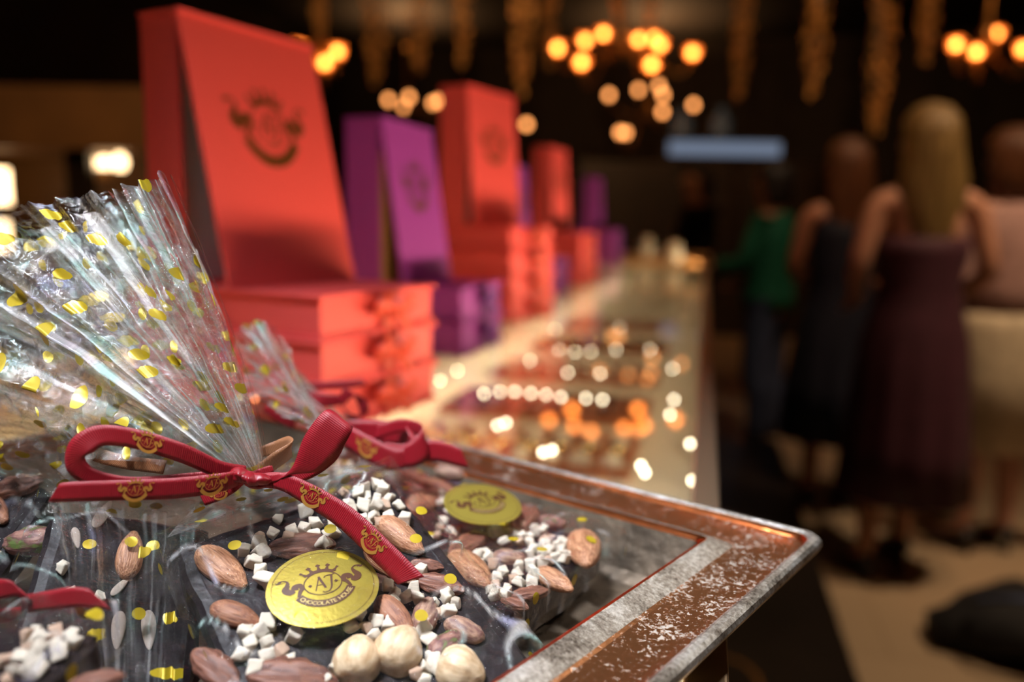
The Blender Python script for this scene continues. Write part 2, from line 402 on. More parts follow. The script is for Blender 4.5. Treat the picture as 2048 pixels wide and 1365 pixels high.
chandelier('brass chandelier partly hidden by the tallest red box', (640, 90), 7.0, [(597, 95, .2), (650, 126, -.3), (675, 104, .1)], M_['bulb'], .031)
chandelier('dim brass chandelier above the nearer purple box', (815, 190), 12.0, [(777, 200, .1), (818, 195, -.2), (866, 206, .2), (878, 202, -.2), (808, 214, .3)], M_['bulbdim'], .045, False)
chandelier('brass chandelier above the blonde woman', (1975, 80), 6.0, [(1912, 90, 0), (1953, 105, -.2), (1993, 68, .2), (2046, 99, 0)], M_['bulb'], .026)
def pendant(px, py, d, lab, mt, r):
    q = PD(px, py, d); e = empty('pendant_lamp', q, lab, 'lamp')
    MB().ell(q, (r, r, r)).build('bulb', mt, e, smooth=True)
    MB().tube([q + V((0, 0, r * .8)), V((q.x, q.y, ZT))], .006, 6).build('cord', M_['black'], e)
pendant(1053, 249, 12, 'single dim pendant bulb beside the second red display box', M_['bulbdim'], .055)
M_['paleglobe'] = glow('pale_globe', (.9, .75, .55), 1.6)
pendant(1726, 315, 5.2, 'pale oval pendant lamp beside the blonde hair', M_['paleglobe'], .048)

# ================================================================ hanging dried flower garlands
m = NT('dried_flowers'); p = m.pr((.4, .2, .06), .8); oi = m.n('ShaderNodeObjectInfo')
f = m.noise(m.co(), 9, 3); m.l(m.ramp(f, [(.3, (.42, .19, .05)), (.55, (.62, .36, .12)), (.75, (.50, .16, .08))]), p.inputs['Base Color'])
m.surf(p.outputs[0]); M_['garland'] = m.mat
def garland(px, ybot, d, w, label):
    bot = PD(px, ybot, d); top = V((bot.x, bot.y, ZT)); e = empty('dried_flower_garland', top, label, 'garland', 'dried flower garlands hanging from the ceiling')
    MB().tube(crom([top, (top + bot) / 2 + V((rnd.uniform(-.05, .05), 0, 0)), bot], 8), .006, 5).build('stem', M_['darkwood'], e)
    fl = MB(); L = top.z - bot.z
    for i in range(int(260 * L)):
        z = rnd.random(); c = bot.lerp(top, z); a = rnd.random() * 2 * PI; r = w * (.25 + .75 * math.sqrt(rnd.random())) * min(1, .3 + z * 4)
        c = c + V((math.cos(a) * r, math.sin(a) * r, rnd.uniform(-.04, .04)))
        s_ = rnd.uniform(.02, .05); q = Matrix.Rotation(rnd.random() * 6, 3, 'Z') @ Matrix.Rotation(rnd.random() * 3, 3, 'X')
        fl.add([c + q @ V((0, -s_, 0)), c + q @ V((s_ * .4, 0, s_ * .15)), c + q @ V((0, s_, 0)), c + q @ V((-s_ * .4, 0, s_ * .15))], [(0, 1, 2, 3)])
    o = fl.build('flowers', M_['garland'], e); o['kind'] = 'stuff'
for (px, yb, d, w, lab) in [
    (640, 85, 6.5, .07, 'dried flower garland hanging above the tallest red box lid'),
    (752, 165, 6.5, .10, 'amber dried flower garland between the tallest red box and the purple box'),
    (838, 140, 6.5, .08, 'dried flower garland hanging above the dim lamps behind the purple box'),
    (925, 130, 6.3, .07, 'reddish dried flower garland above the second red display box'),
    (1044, 175, 6.2, .09, 'broad amber dried flower garland just past the second red display box'),
    (1098, 130, 7.0, .06, 'red dried flower garland beside the large chandelier'),
    (1235, 40, 8.5, .08, 'dried flower garland hanging behind the hub of the large chandelier'),
    (1300, 45, 8.6, .08, 'dried flower garland behind the bulbs of the large chandelier'),
    (1478, 190, 7.5, .09, 'rusty dried flower garland hanging above the blue light panel'),
    (1625, 185, 6.2, .09, 'long amber dried flower garland between the light panel and the blonde woman'),
    (1750, 255, 6.6, .10, 'longest dried flower garland, ending beside the blonde hair'),
    (1850, 120, 7.0, .08, 'dim dried flower garland above the blonde head')]:
    garland(px, yb, d, w, lab)

# ================================================================ far background furniture
M_['coolglow'] = glow('cool_panel', (.55, .68, .95), .28)
a = PD(1338, 296, 9.0); b = PD(1560, 296, 9.0)
ex = (b - a); ex.z = 0; L = ex.length; Mx = Matrix.Translation(a) @ Matrix.Rotation(math.atan2(ex.y, ex.x), 4, 'Z')
e = empty('light_panel', Mx, 'long pale bluish light panel on the bar front far behind the counter', 'light panel')
MB().box((0, -.02, -.075), (L, .0, .075), Mx).build('panel', M_['coolglow'], e)
MB().box((-.04, .0, -.11), (L + .04, .06, .11), Mx).build('frame', M_['black'], e)
e = empty('bar_counter', Mx @ Matrix.Translation((0, .4, -a.z)), 'dark bar counter under the bluish light panel', 'counter')
MB().box((-1.0, .06, -a.z), (L + 1.2, .7, -.165), Mx).build('body', M_['darkwood'], e)
MB().box((-1.05, .065, -.16), (L + 1.25, .75, -.145), Mx).build('worktop', M_['darkwood'], e)
M_['bluebottle'] = plain('blue_glass_bottle', (.10, .20, .42), .2, **{'Emission Strength': 0.0})
for i, (px, h) in enumerate(((1362, .34), (1440, .36))):
    q = PD(px, 296, 9.3); 
    o = MB().lathe([(0, 0), (.11, 0), (.12, .02), (.12, h * .6), (.05, h * .8), (.05, h), (0, h)], 16, Matrix.Translation((q.x, q.y, q.z + .10))).build('glass_bottle', M_['bluebottle'], smooth=True)
    tag(o, ('blue glass bottle at the near end of the light panel', 'blue glass bottle at the middle of the light panel')[i], 'bottle')

# shelving behind the counter on the left, with lamps
M_['panelwood'] = plain('brown_wood_panel', (.17, .075, .02), .55, var=.3, vscale=3)
M_['warmlamp'] = glow('warm_lamp', (1.0, .66, .34), 6)
a = PD(-140, 300, 2.5); 
cb = empty('back_bar_shelf', V((a.x, a.y, 0)), 'brown wooden back bar shelving with warm lamps behind the boxes', 'shelving')
def bx(name, px0, py0, px1, py1, d, th, mt, ab=.01):
    """box whose front fills a pixel rectangle at depth d, squared to the left wall"""
    c0, c1 = PD(px0, py0, d), PD(px1, py1, d)
    h = V((cR.x, cR.y, 0)).normalized(); f = V((-h.y, h.x, 0))
    Mq = Matrix(((h.x, f.x, 0, c0.x), (h.y, f.y, 0, c0.y), (0, 0, 1, 0), (0, 0, 0, 1)))
    return MB().box((0, 0, c1.z), ((V((c1.x, c1.y, 0)) - V((c0.x, c0.y, 0))).dot(h), th, c0.z), Mq).build(name, mt, cb)
bx('canopy', -260, 165, 420, 300, 2.5, .4, M_['panelwood'])
bx('back_panel', -260, 300, 420, 900, 2.95, .03, M_['panelwood'])
bx('shelf', -260, 418, 420, 432, 2.6, .34, M_['panelwood'])
bx('shelf', -260, 520, 420, 540, 2.6, .34, M_['panelwood'])
bx('upright', 128, 300, 168, 700, 2.55, .05, M_['darkwood'])
bx('upright', -280, 165, -255, 900, 2.5, .45, M_['darkwood'])
def lamp(px, py, d, rx, rz, lab):
    q = PD(px, py, d); e = empty('shelf_lamp', q, lab, 'lamp', 'warm lamps on the back bar shelving')
    MB().ell(q, (rx, rx, rz)).build('globe', M_['warmlamp'], e, smooth=True)
    MB().lathe([(0, -rz - .03), (rx * .7, -rz - .03), (rx * .5, -rz * .8)], 12, Matrix.Translation(q)).build('base', M_['brass'], e)
lamp(185, 326, 2.7, .024, .022, 'warm globe lamp on the shelving, next to the dark upright')
lamp(210, 326, 2.75, .022, .022, 'warm globe lamp in the middle of the three behind the boxes')
lamp(240, 325, 2.7, .022, .03, 'warm globe lamp touching the outline of the tallest red box')
q = PD(2, 372, 2.7); e = empty('tube_lamp', q, 'tall warm white tube lamp on the shelving behind the clear bag', 'lamp')
MB().tube([q + V((0, 0, -.06)), q + V((0, 0, .055))], .026, 14).build('tube', M_['warmlamp'], e, smooth=True)
MB().tube([q + V((0, 0, -.074)), q + V((0, 0, -.06))], .035, 14).build('base', M_['brass'], e)
q = PD(2, 470, 2.7); e = empty('tube_lamp', q, 'warm white tube lamp on the lower shelf, seen through the clear bag', 'lamp')
MB().tube([q + V((0, 0, -.05)), q + V((0, 0, .045))], .026, 14).build('tube', M_['warmlamp'], e, smooth=True)
MB().tube([q + V((0, 0, -.07)), q + V((0, 0, -.05))], .035, 14).build('base', M_['brass'], e)
# ================================================================ emblem (flat drawing reused on stickers, lids and ribbon)
def band2(pts, w):
    pts = [V((p[0], p[1])) for p in pts]; vs = []
    for i, p in enumerate(pts):
        t = (pts[min(i + 1, len(pts) - 1)] - pts[max(i - 1, 0)]).normalized(); n = V((-t.y, t.x))
        q = w[i] if isinstance(w, (list, tuple)) else w
        vs += [p + n * q, p - n * q]
    return vs, [(2 * i, 2 * i + 1, 2 * i + 3, 2 * i + 2) for i in range(len(pts) - 1)]
def arc(cx, cy, rx, ry, a0, a1, n=24): return [(cx + rx * math.cos(R(a0 + (a1 - a0) * i / n)), cy + ry * math.sin(R(a0 + (a1 - a0) * i / n))) for i in range(n + 1)]
def lerpw(a, b, n): return [a + (b - a) * i / (n - 1) for i in range(n)]
def smooth2(p, n): return [(q[0], q[1]) for q in crom([V((x, y, 0)) for x, y in p], n)]
def dia(x, y, r): return [V((x, y + r)), V((x + r, y)), V((x, y - r)), V((x - r, y))], [(0, 3, 2, 1)]
INK, TXT = [], []
INK.append(band2(arc(0, .12, .42, .37, 0, 360, 48), .013))
INK.append(band2(arc(0, .12, .46, .42, 48, 132, 20), [.012] + [.04] * 19 + [.012]))
for k in range(5):
    a = R(48 + 21 * k); c = V((.62 * math.cos(a), .12 + .60 * math.sin(a)))
    INK.append(dia(c.x, c.y, .062 if 0 < k < 4 else .045))
    INK.append(band2([(.46 * math.cos(a), .12 + .44 * math.sin(a)), (.60 * math.cos(a), .12 + .58 * math.sin(a))], [.05, .012]))
INK.append(band2([(-.20, -.10), (-.05, .34)], [.012, .014]))            # A
INK.append(band2([(-.06, .34), (.03, -.06)], [.03, .026]))
INK.append(band2([(-.15, .07), (.0, .07)], .011))
INK.append(band2(smooth2([(.23, .33), (.19, .10), (.16, -.06), (.09, -.17), (-.02, -.19), (-.05, -.15)], 18), lerpw(.026, .009, 18)))  # J
INK.append(band2(smooth2([(.05, .27), (.10, .33), (.23, .33), (.30, .35)], 10), .012))
INK.append(dia(-.29, .10, .05)); INK.append(dia(.29, .10, .05))
INK.append(band2(arc(0, .16, .66, .68, 208, 332, 40), .10))
for s in (1, -1):
    f = lambda p: [(s * x, y) for x, y in p]
    INK.append(band2(smooth2(f([(.585, -.16), (.53, .0), (.47, .09), (.50, .20), (.60, .20), (.63, .10)]), 20), lerpw(.035, .085, 20)))
    INK.append(band2(smooth2(f([(.63, .07), (.74, .06), (.82, .17), (.76, .30), (.74, .42), (.84, .50), (.95, .45), (1.0, .52)]), 24), [.05 + .035 * math.sin(i / 23 * PI * 2.2) if i < 18 else .05 * (23 - i) / 6 for i in range(24)]))
def letters(word, cx, cy, rx, ry, a0, a1, h):
    """each letter as flat faces along an arc (inside the banner)"""
    ws = []
    for ch in word:
        c = bpy.data.curves.new('t', 'FONT'); c.body = ch; c.size = 1; c.resolution_u = 2
        o = bpy.data.objects.new('t', c); me = bpy.data.meshes.new_from_object(o) if ch != ' ' else None
        if me:
            vs = [V((q.co.x, q.co.y)) for q in me.vertices]; fs = [tuple(p.vertices) for p in me.polygons]
            x0 = min(q.x for q in vs); x1 = max(q.x for q in vs); vs = [V((q.x - x0, q.y)) for q in vs]; ws.append((vs, fs, x1 - x0))
            bpy.data.meshes.remove(me)
        else: ws.append(([], [], .3))
        bpy.data.objects.remove(o); bpy.data.curves.remove(c)
    tot = sum(w[2] + .14 for w in ws); pos = 0
    for vs, fs, w in ws:
        a = R(a0 + (a1 - a0) * (pos + w / 2) / tot); pos += w + .14
        if not vs: continue
        c = V((cx + rx * math.cos(a), cy + ry * math.sin(a))); t = V((-rx * math.sin(a), ry * math.cos(a))).normalized(); n = V((-t.y, t.x))
        TXT.append(([c + t * ((q.x - w / 2) * h) + n * ((q.y - .36) * h) for q in vs], fs))
letters('CHOCOLATE HOUSE', 0, .16, .66, .68, 214, 328, .155)
def emblem(mb, fn, ink=True, text=True, m_ink=0, m_txt=1):
    if ink:
        for vs, fs in INK: mb.add([fn(q.x, q.y, 0) for q in vs], fs, m_ink)
    if text:
        for vs, fs in TXT: mb.add([fn(q.x, q.y, 1) for q in vs], fs, m_txt)
    return mb

# ================================================================ gift boxes shaped like books
BW, BD = .145, .205
def bow_ribbon(parent, M, mt, BH, w=.012):
    """ribbon tie round the open side of a flat box with a small bow, on the face y=0"""
    mb = MB()
    def strip(pts, wv):
        pts = [M @ V(p) for p in crom(pts, 14)]; wv = M.to_3x3() @ V(wv)
        mb.add([q + wv * sgn for q in pts for sgn in (1, -1)], [(2 * i, 2 * i + 1, 2 * i + 3, 2 * i + 2) for i in range(len(pts) - 1)])
    cx = BW * .52
    strip([(cx, -.0012, .0015), (cx, -.0016, BH * .5), (cx, -.0012, BH - .001)], (w / 2, 0, 0))
    for s in (1, -1):
        strip([(cx, -.003, BH * .55), (cx + s * .010, -.013, BH * .72), (cx + s * .022, -.011, BH * .70), (cx + s * .020, -.004, BH * .52), (cx, -.003, BH * .5)], (0, 0, .0045))
        strip([(cx, -.004, BH * .5), (cx + s * .008, -.010, BH * .30), (cx + s * .016, -.010, BH * .06)], (.0035, -.001 * s, .0025))
    mb.ell(M @ V((cx, -.0045, BH * .53)), (.0045, .0045, .005), M.to_3x3(), 8, 6)
    o = mb.build('ribbon_tie', mt, parent, smooth=True); d = o.modifiers.new('solid', 'SOLIDIFY'); d.thickness = .0006
def gift_box(M, col, label, group, BH, ribbon=True):
    e = empty('gift_box', M, label, 'box', group); c = M_[col]; t = .0028; o = .0035
    MB().box((o, o, t), (BW - o, BD - o, BH - t), M).build('tray', c, e, bevel=.0008)
    cv = MB().box((0, 0, 0), (BW, BD, t), M); cv.box((0, 0, BH - t), (BW, BD, BH), M); cv.box((0, BD - t, t), (BW, BD, BH - t), M)
    cv.build('cover', c, e, bevel=.0008)
    if ribbon: bow_ribbon(e, M, M_['orangeribbon' if col == 'red' else 'purpleribbon'], BH)
    return e
def display_box(M, y0, lean, col, label, group, insert=False, w=BW, h=.212, th=.04):
    """box standing on edge, its cover hinged along the top and swung open; y0 = foot of the cover, lean = how far its top goes back"""
    e = empty('open_gift_box', M, label, 'box', group); c = M_[col]; t = .003; yt = y0 + lean
    # cover: a board from the foot (y0,0) to the top edge (yt,h)
    n = V((0, -h, lean)).normalized() * t
    a, b = V((0, y0, 0)), V((0, yt, h)); X = V((w, 0, 0))
    MB().add([M @ q for q in (a, a + X, b + X, b, a - n, a + X - n, b + X - n, b - n)], [(0, 1, 2, 3), (7, 6, 5, 4), (0, 4, 5, 1), (3, 2, 6, 7), (0, 3, 7, 4), (1, 5, 6, 2)]).build('cover', c, e, bevel=.0008)
    yb = yt + t + .0005
    MB().box((0, yt - .002, h - .001), (w, yb + th, h + .002), M).build('hinge_board', c, e, bevel=.0006)
    sh = MB(); s = .003                                             # open tray: back and four sides
    sh.box((.002, yb + th - .003, 0), (w - .002, yb + th, h - .002), M)
    for lo, hi in (((.002, yb, 0), (.002 + s, yb + th - .003, h - .002)), ((w - .002 - s, yb, 0), (w - .002, yb + th - .003, h - .002)), ((.002 + s, yb, 0), (w - .002 - s, yb + th - .003, s)), ((.002 + s, yb, h - .002 - s), (w - .002 - s, yb + th - .003, h - .002))):
        sh.box(lo, hi, M)
    sh.build('tray', c, e)
    MB().box((.006, yb + .004, .004), (w - .006, yb + th - .004, h - .007), M).build('lining', M_['lining'], e)
    # inside board of the cover, a little smaller, grey
    k = V((0, h, -lean)).normalized() * .0007 - n
    MB().add([M @ (q + k) for q in (a + V((.006, 0, .006)), a + X + V((-.006, 0, .006)), b + X + V((-.006, 0, -.006)), b + V((.006, 0, -.006)))], [(3, 2, 1, 0)]).build('cover_lining', M_['lining'], e)
    if insert: MB().box((.004, yb - .004 , 0), (w - .004, yb + .0035, h * .8), M).build('insert', M_['insert'], e)
    em = MB(); u = (b - a) / h; nn = n * (.0004 / t); s_ = w * .31
    emblem(em, lambda x, y, k_: M @ (a + X * .5 + V((1, 0, 0)) * (x * s_) + u * (h * .60 + y * s_ * 1.02) + nn), True, False)
    em.build('emblem', M_['ink'], e)
    return e
def stack(corner, rot, n, col, y0, lean, name, BH, h, th=.04, insert=False, dx=0):
    p = PZ(*corner, ZC); ang = R(90 - rot)
    base = Matrix.Translation((p.x, p.y, ZC + .0005)) @ Matrix.Rotation(ang, 4, 'Z')
    colr = 'coral red' if col == 'red' else 'purple'
    words = {2: ['lower one', 'upper one'], 3: ['bottom one', 'middle one', 'top one'], 4: ['bottom one', 'second from bottom', 'third from bottom', 'top one']}[n]
    for i in range(n):
        off = Matrix.Translation((-.003 * (n - 1 - i) + rnd.uniform(0, .001), -.0028 * (n - 1 - i), i * (BH + .0004)))
        gift_box(base @ off, col, f'closed {colr} gift box, {words[i]} of {name}', 'closed gift boxes stacked on the counter', BH)
    display_box(base @ Matrix.Translation((dx, 0, n * (BH + .0004))), y0, lean, col, f'open {colr} gift box with crest, standing on {name}', 'open gift boxes displayed upright', insert, BW, h, th)

stack((645, 868), 15, 3, 'red', .088, .046, 'the red stack nearest the clear bags', .0325, .205, .040)
stack((925, 715), 4, 2, 'purple', .072, .028, 'the nearer purple stack', .039, .188, .043, True)
stack((1020, 645), 17, 4, 'red', .068, .016, 'the red stack behind nearer purple boxes', .0365, .214, .048)
stack((1112, 592), 0, 2, 'purple', .09, .012, 'the low purple stack between red stacks', .039, .20, .04)
stack((1160, 572), 8, 4, 'red', .075, .014, 'the red stack behind low purple boxes', .033, .212, .04)
stack((1168, 540), 4, 3, 'red', .09, .014, 'the farthest, mostly hidden red stack', .036, .205, .04)
stack((1228, 530), 4, 4, 'purple', .075, .012, 'the purple stack at the counter end', .034, .20, .04)
# ================================================================ bronze tray
m = NT('weathered_bronze'); p = m.pr((.30, .11, .04), .36, .85)
co = m.co(); f1 = m.noise(co, 70, 4, .6); f2 = m.noise(co, 620, 5, .7, .6); f3 = m.noise(co, 9, 2)
w = m.math('ADD', m.math('MULTIPLY', f2, .78), m.math('ADD', m.math('MULTIPLY', f1, .30), m.math('MULTIPLY', f3, .25)))
msk = m.ramp(w, [(.725, (0, 0, 0)), (.76, (1, 1, 1))])
mx = m.n('ShaderNodeMix'); mx.data_type = 'RGBA'; m.l(msk, mx.inputs[0])
m.l(m.ramp(f3, [(.3, (.25, .10, .04)), (.7, (.40, .165, .065))]), mx.inputs[6]); mx.inputs[7].default_value = (.44, .38, .32, 1)
m.l(mx.outputs[2], p.inputs['Base Color']); m.l(m.ramp(msk, [(0, (.34,) * 3), (1, (.6,) * 3)]), p.inputs['Roughness'])
m.l(m.ramp(msk, [(0, (.9,) * 3), (1, (.25,) * 3)]), p.inputs['Metallic'])
m.l(m.bump(m.math('ADD', msk, m.math('MULTIPLY', f2, .5)), .45, .0006), p.inputs['Normal']); m.surf(p.outputs[0]); M_['bronze'] = m.mat
m = NT('worn_silver_edge'); p = m.pr((.4, .35, .3), .4, .8); co = m.co()
f = m.noise(co, 600, 5, .7); g = m.noise(co, 60, 4, .6)
m.l(m.ramp(m.math('ADD', m.math('MULTIPLY', f, .6), m.math('MULTIPLY', g, .5)), [(.42, (.10, .075, .055)), (.56, (.40, .35, .29)), (.68, (.70, .66, .60))]), p.inputs['Base Color'])
m.l(m.bump(f, .6, .0008), p.inputs['Normal']); m.surf(p.outputs[0]); M_['silveredge'] = m.mat
M_['copper'] = plain('bare_copper_line', (.80, .22, .07), .28, 1.0, bump=(300, .3, .0006), var=.2, vscale=120)
M_['trayfloor'] = plain('dull_bronze_pan', (.13, .095, .065), .5, .6, bump=(260, .6, .001), var=.4, vscale=70)
TZ = ZC + .026
pc = PZ(1656, 1072, TZ); ea = (PZ(946, 900, TZ) - pc).normalized(); eb_ = (PZ(1321, 1365, TZ) - pc).normalized()
mid = (ea + eb_).normalized(); sid = V((-mid.y, mid.x, 0)); sid = sid if sid.dot(ea) > 0 else -sid
ea = (mid + sid).normalized(); eb_ = (mid - sid).normalized()
TA, TB = .40, .34
tc = pc + ea * TA / 2 + eb_ * TB / 2
TM = Matrix(((-ea.x, -eb_.x, 0, tc.x), (-ea.y, -eb_.y, 0, tc.y), (0, 0, 1, ZC), (0, 0, 0, 1)))
tray = empty('serving_tray', TM, 'rectangular weathered bronze tray with a broad frosted rim under the clear bags', 'tray')
prof = [  # (inset mm, height mm above the counter, material of the band that follows) 0 bronze 1 silver 2 copper 3 floor
    (40, .3, 3), (30, 1.0, 3), (8, 13, 1), (1.2, 21, 1), (.0, 23.5, 1), (.4, 25.4, 1), (1.6, 26.6, 1), (3.4, 26.8, 1), (4.8, 26.0, 2), (5.6, 24.6, 2), (6.4, 24.0, 0),
    (9, 23.4, 0), (14, 23.1, 0), (20, 23.0, 0), (26, 23.2, 0), (27.5, 23.6, 1), (30, 25.0, 1), (33.5, 26.3, 1), (35.5, 26.7, 2), (37.2, 26.2, 2), (38.2, 24.8, 3), (42, 17, 3), (47, 7.5, 3), (52, 4.2, 3), (60, 3.6, 3)]
def rrect(a, b, r, z, nside=40, nc=7):
    out = []
    for cx, cy, a0 in ((a - r, b - r, 0), (-a + r, b - r, 90), (-a + r, -b + r, 180), (a - r, -b + r, 270)):
        c = [V((cx + r * math.cos(R(a0 + 90 * i / nc)), cy + r * math.sin(R(a0 + 90 * i / nc)), z)) for i in range(nc + 1)]
        if out:
            q = out[-1]; out += [q.lerp(c[0], i / nside) for i in range(1, nside)]
        out += c
    q = out[-1]; out += [q.lerp(out[0], i / nside) for i in range(1, nside)]
    return out
rings = []
for k, (u, z, mt_) in enumerate(prof):
    u *= .001; ring = rrect(TA / 2 - u, TB / 2 - u, max(.0035, .008 - u * .12), z * .001)
    for q in ring:
        n_ = noise.noise(V((q.x * 18, q.y * 18, k * .3))); q.z += n_ * .0004; q.x += n_ * .0005; q.y -= n_ * .0005
    rings.append([TM @ q for q in ring])
rim = MB(); n = len(rings[0])
for i in range(len(rings) - 1):
    rim.loft(rings[i:i + 2], prof[i][2], True, False)
rim.build('rim', [M_['bronze'], M_['silveredge'], M_['copper'], M_['trayfloor']], tray, smooth=True)
pan = MB(); pan.box((-TA / 2 + .055, -TB / 2 + .055, .0015), (TA / 2 - .055, TB / 2 - .055, .0036), TM)
pan.build('pan', M_['trayfloor'], tray)

# ================================================================ nuts (one mesh per kind, long axis Z, unit length)
def blob(name, fn, mat, seg=22, rings=16):
    mb = MB(); rr = []
    for i in range(rings + 1):
        th = PI * max(.012, min(.988, i / rings)); ring = []
        for k in range(seg):
            ph = 2 * PI * k / seg
            ring.append(fn(V((math.sin(th) * math.cos(ph), math.sin(th) * math.sin(ph), -math.cos(th))), ph, th))
        rr.append(ring)
    return mb.loft(rr).mesh(name, M_[mat], True)
def f_almond(d, ph, th):
    z = d.z; k = 1 - .15 * z - .05 * z * z; rdg = 1 + .034 * math.sin(17 * ph + 2 * z)
    return V((d.x * .235 * k * rdg, d.y * .18 * k * rdg, z * .5 + (.03 if z > .9 else 0)))
def f_hazel(d, ph, th):
    r = .5 * (1 + .028 * math.sin(11 * ph + 3 * math.sin(3 * d.z))) ; t = max(0, d.z - .70) * .95
    return V((d.x * r * .98, d.y * r * .98, d.z * .47 + t * .5 - max(0, -d.z - .8) * -.25))
def f_pecan(d, ph, th):
    k = 1 - .25 * abs(d.z) ** 2; gr = 1 - .38 * math.exp(-(math.sin(ph) - 1) ** 2 * 30) ; rb = 1 + .09 * math.sin(7 * ph + 4 * d.z) + .05 * math.sin(13 * d.z)
    return V((d.x * .23 * k * rb, d.y * .17 * k * gr * rb, d.z * .5))
def f_pista(d, ph, th):
    n_ = noise.noise(d * 2.2 + V((3, 1, 7))) * .10 + noise.noise(d * 6) * .04
    return V((d.x * (.29 + n_ * .5) * (1 - .15 * d.z), d.y * (.25 + n_ * .5), d.z * (.5 + n_ * .3)))
NUT = {'almond': blob('almond', f_almond, 'almond', 34, 18), 'almond_dark': blob('almond', f_almond, 'almond_dark', 34, 18), 'hazelnut': blob('hazelnut', f_hazel, 'hazel', 26, 18),
       'pecan': blob('pecan', f_pecan, 'pecan', 30, 20), 'pistachio': blob('pistachio', f_pista, 'pista'), 'pistachio_green': blob('pistachio', f_pista, 'pista_green')}
THICK = {'almond': .19, 'almond_dark': .19, 'hazelnut': .47, 'pecan': .17, 'pistachio': .25, 'pistachio_green': .25}
CRUMB = []
for i in range(10):
    r_ = random.Random(40 + i); bm = bmesh.new(); bmesh.ops.create_cube(bm, size=1)
    for v_ in bm.verts: v_.co = V((v_.co.x * r_.uniform(.42, 1.25), v_.co.y * r_.uniform(.40, 1.08), v_.co.z * r_.uniform(.42, 1.0)))
    if i % 3 == 0: bmesh.ops.subdivide_edges(bm, edges=list(bm.edges)[:2], cuts=1)
    bmesh.ops.bevel(bm, geom=list(bm.edges) + list(bm.verts), offset=.15, segments=3, affect='EDGES', profile=.55)
    for v_ in bm.verts: v_.co += v_.co.normalized() * noise.noise(v_.co * 3.4 + V((i, i, 0))) * .15
    me = bpy.data.meshes.new('chopped_almond'); bm.to_mesh(me); bm.free()
    me.polygons.foreach_set('use_smooth', [True] * len(me.polygons))
    me.materials.append(M_['crumb_tan' if i >= 8 else 'crumb']); CRUMB.append(me)

# ================================================================ slabs of nut chocolate in clear bags
class Frame:
    """a slab's own frame: corner O, u across, v along, n out of its nutty face"""
    def __init__(s, O, U, Vv, W=None, L=None):
        s.O = O; eu = (U - O); s.W = W or eu.length; s.u = eu.normalized(); ev = (Vv - O); s.L = L or ev.length
        s.v = (ev - s.u * ev.dot(s.u)).normalized(); s.n = s.u.cross(s.v)
        if s.n.dot(CAM - O) < 0: s.n = -s.n
    def P(s, u, v, w=0): return s.O + s.u * u + s.v * v + s.n * w
    def hit(s, px, py, w=0):
        p = PN(px, py, s.O + s.n * w, s.n); q = p - s.O; return q.dot(s.u), q.dot(s.v), depth(p)
    def mat(s, u, v, w, ang=0, sc=1, lay=True, roll=0):
        """placement: the nut's long axis (Z) lies in the face at angle ang from u"""
        z = s.u * math.cos(ang) + s.v * math.sin(ang); y = s.n; x = y.cross(z)
        m = Matrix(((x.x, y.x, z.x), (x.y, y.y, z.y), (x.z, y.z, z.z)))
        if roll: m = m @ Matrix.Rotation(roll, 3, 'Z')
        m = m * sc
        m = m.to_4x4(); m.translation = s.P(u, v, w); return m
def slab_mesh(F, th, parent, name='chocolate_slab', seed=1):
    bm = bmesh.new(); nu, nv = 14, 16; r_ = .004; rows = []
    for layer, (w0, ins) in enumerate(((-th, .0025), (-th * .85, 0), (-th * .18, 0), (-.0006, .0016), (0, .0045))):
        ring = []
        for (a, b) in [(i / nu, 0) for i in range(nu)] + [(1, j / nv) for j in range(nv)] + [(1 - i / nu, 1) for i in range(nu)] + [(0, 1 - j / nv) for j in range(nv)]:
            u = ins + a * (F.W - 2 * ins); v = ins + b * (F.L - 2 * ins)
            # rounded corners and a slightly wavy, hand-broken outline
            cu, cv = min(u, F.W - u), min(v, F.L - v); k = .007
            if cu < k and cv < k:
                d = V((k - cu, k - cv)); 
                if d.length > k: d = d.normalized() * k
                u = (k - d.x) if u < F.W / 2 else F.W - (k - d.x); v = (k - d.y) if v < F.L / 2 else F.L - (k - d.y)
            nn = noise.noise(V((u * 90 + seed * 9, v * 90, 0))) * .0009
            ring.append(F.P(u + nn, v - nn, w0 + (noise.noise(V((u * 60, v * 60, seed))) * .0008 if layer > 2 else 0)))
        rows.append(ring)
    mb = MB(); mb.loft(rows)
    return mb.build(name, M_['choc'], parent, smooth=False, bevel=0)
def add_nut(F, slab, kind, px, py, lpx, ang_img, embed=.30, name=None, at=None):
    """at = image point (px,py); lpx = its length in the photograph; ang = its direction there (degrees, y down)"""
    u, v, d = F.hit(px, py, .003)
    u2, v2, _ = F.hit(px + 8 * math.cos(R(ang_img)), py + 8 * math.sin(R(ang_img)), .003)
    ang = math.atan2(v2 - v, u2 - u); L = min(.030, math.hypot(u2 - u, v2 - v) / 8 * lpx)
    o = link(name or kind.replace('_dark', '').replace('_green', ''), NUT[kind], slab, True, F.mat(u, v, THICK[kind] * L * embed, ang, L, roll=rnd.uniform(-.4, .4) if kind != 'pecan' else 0))
    return o
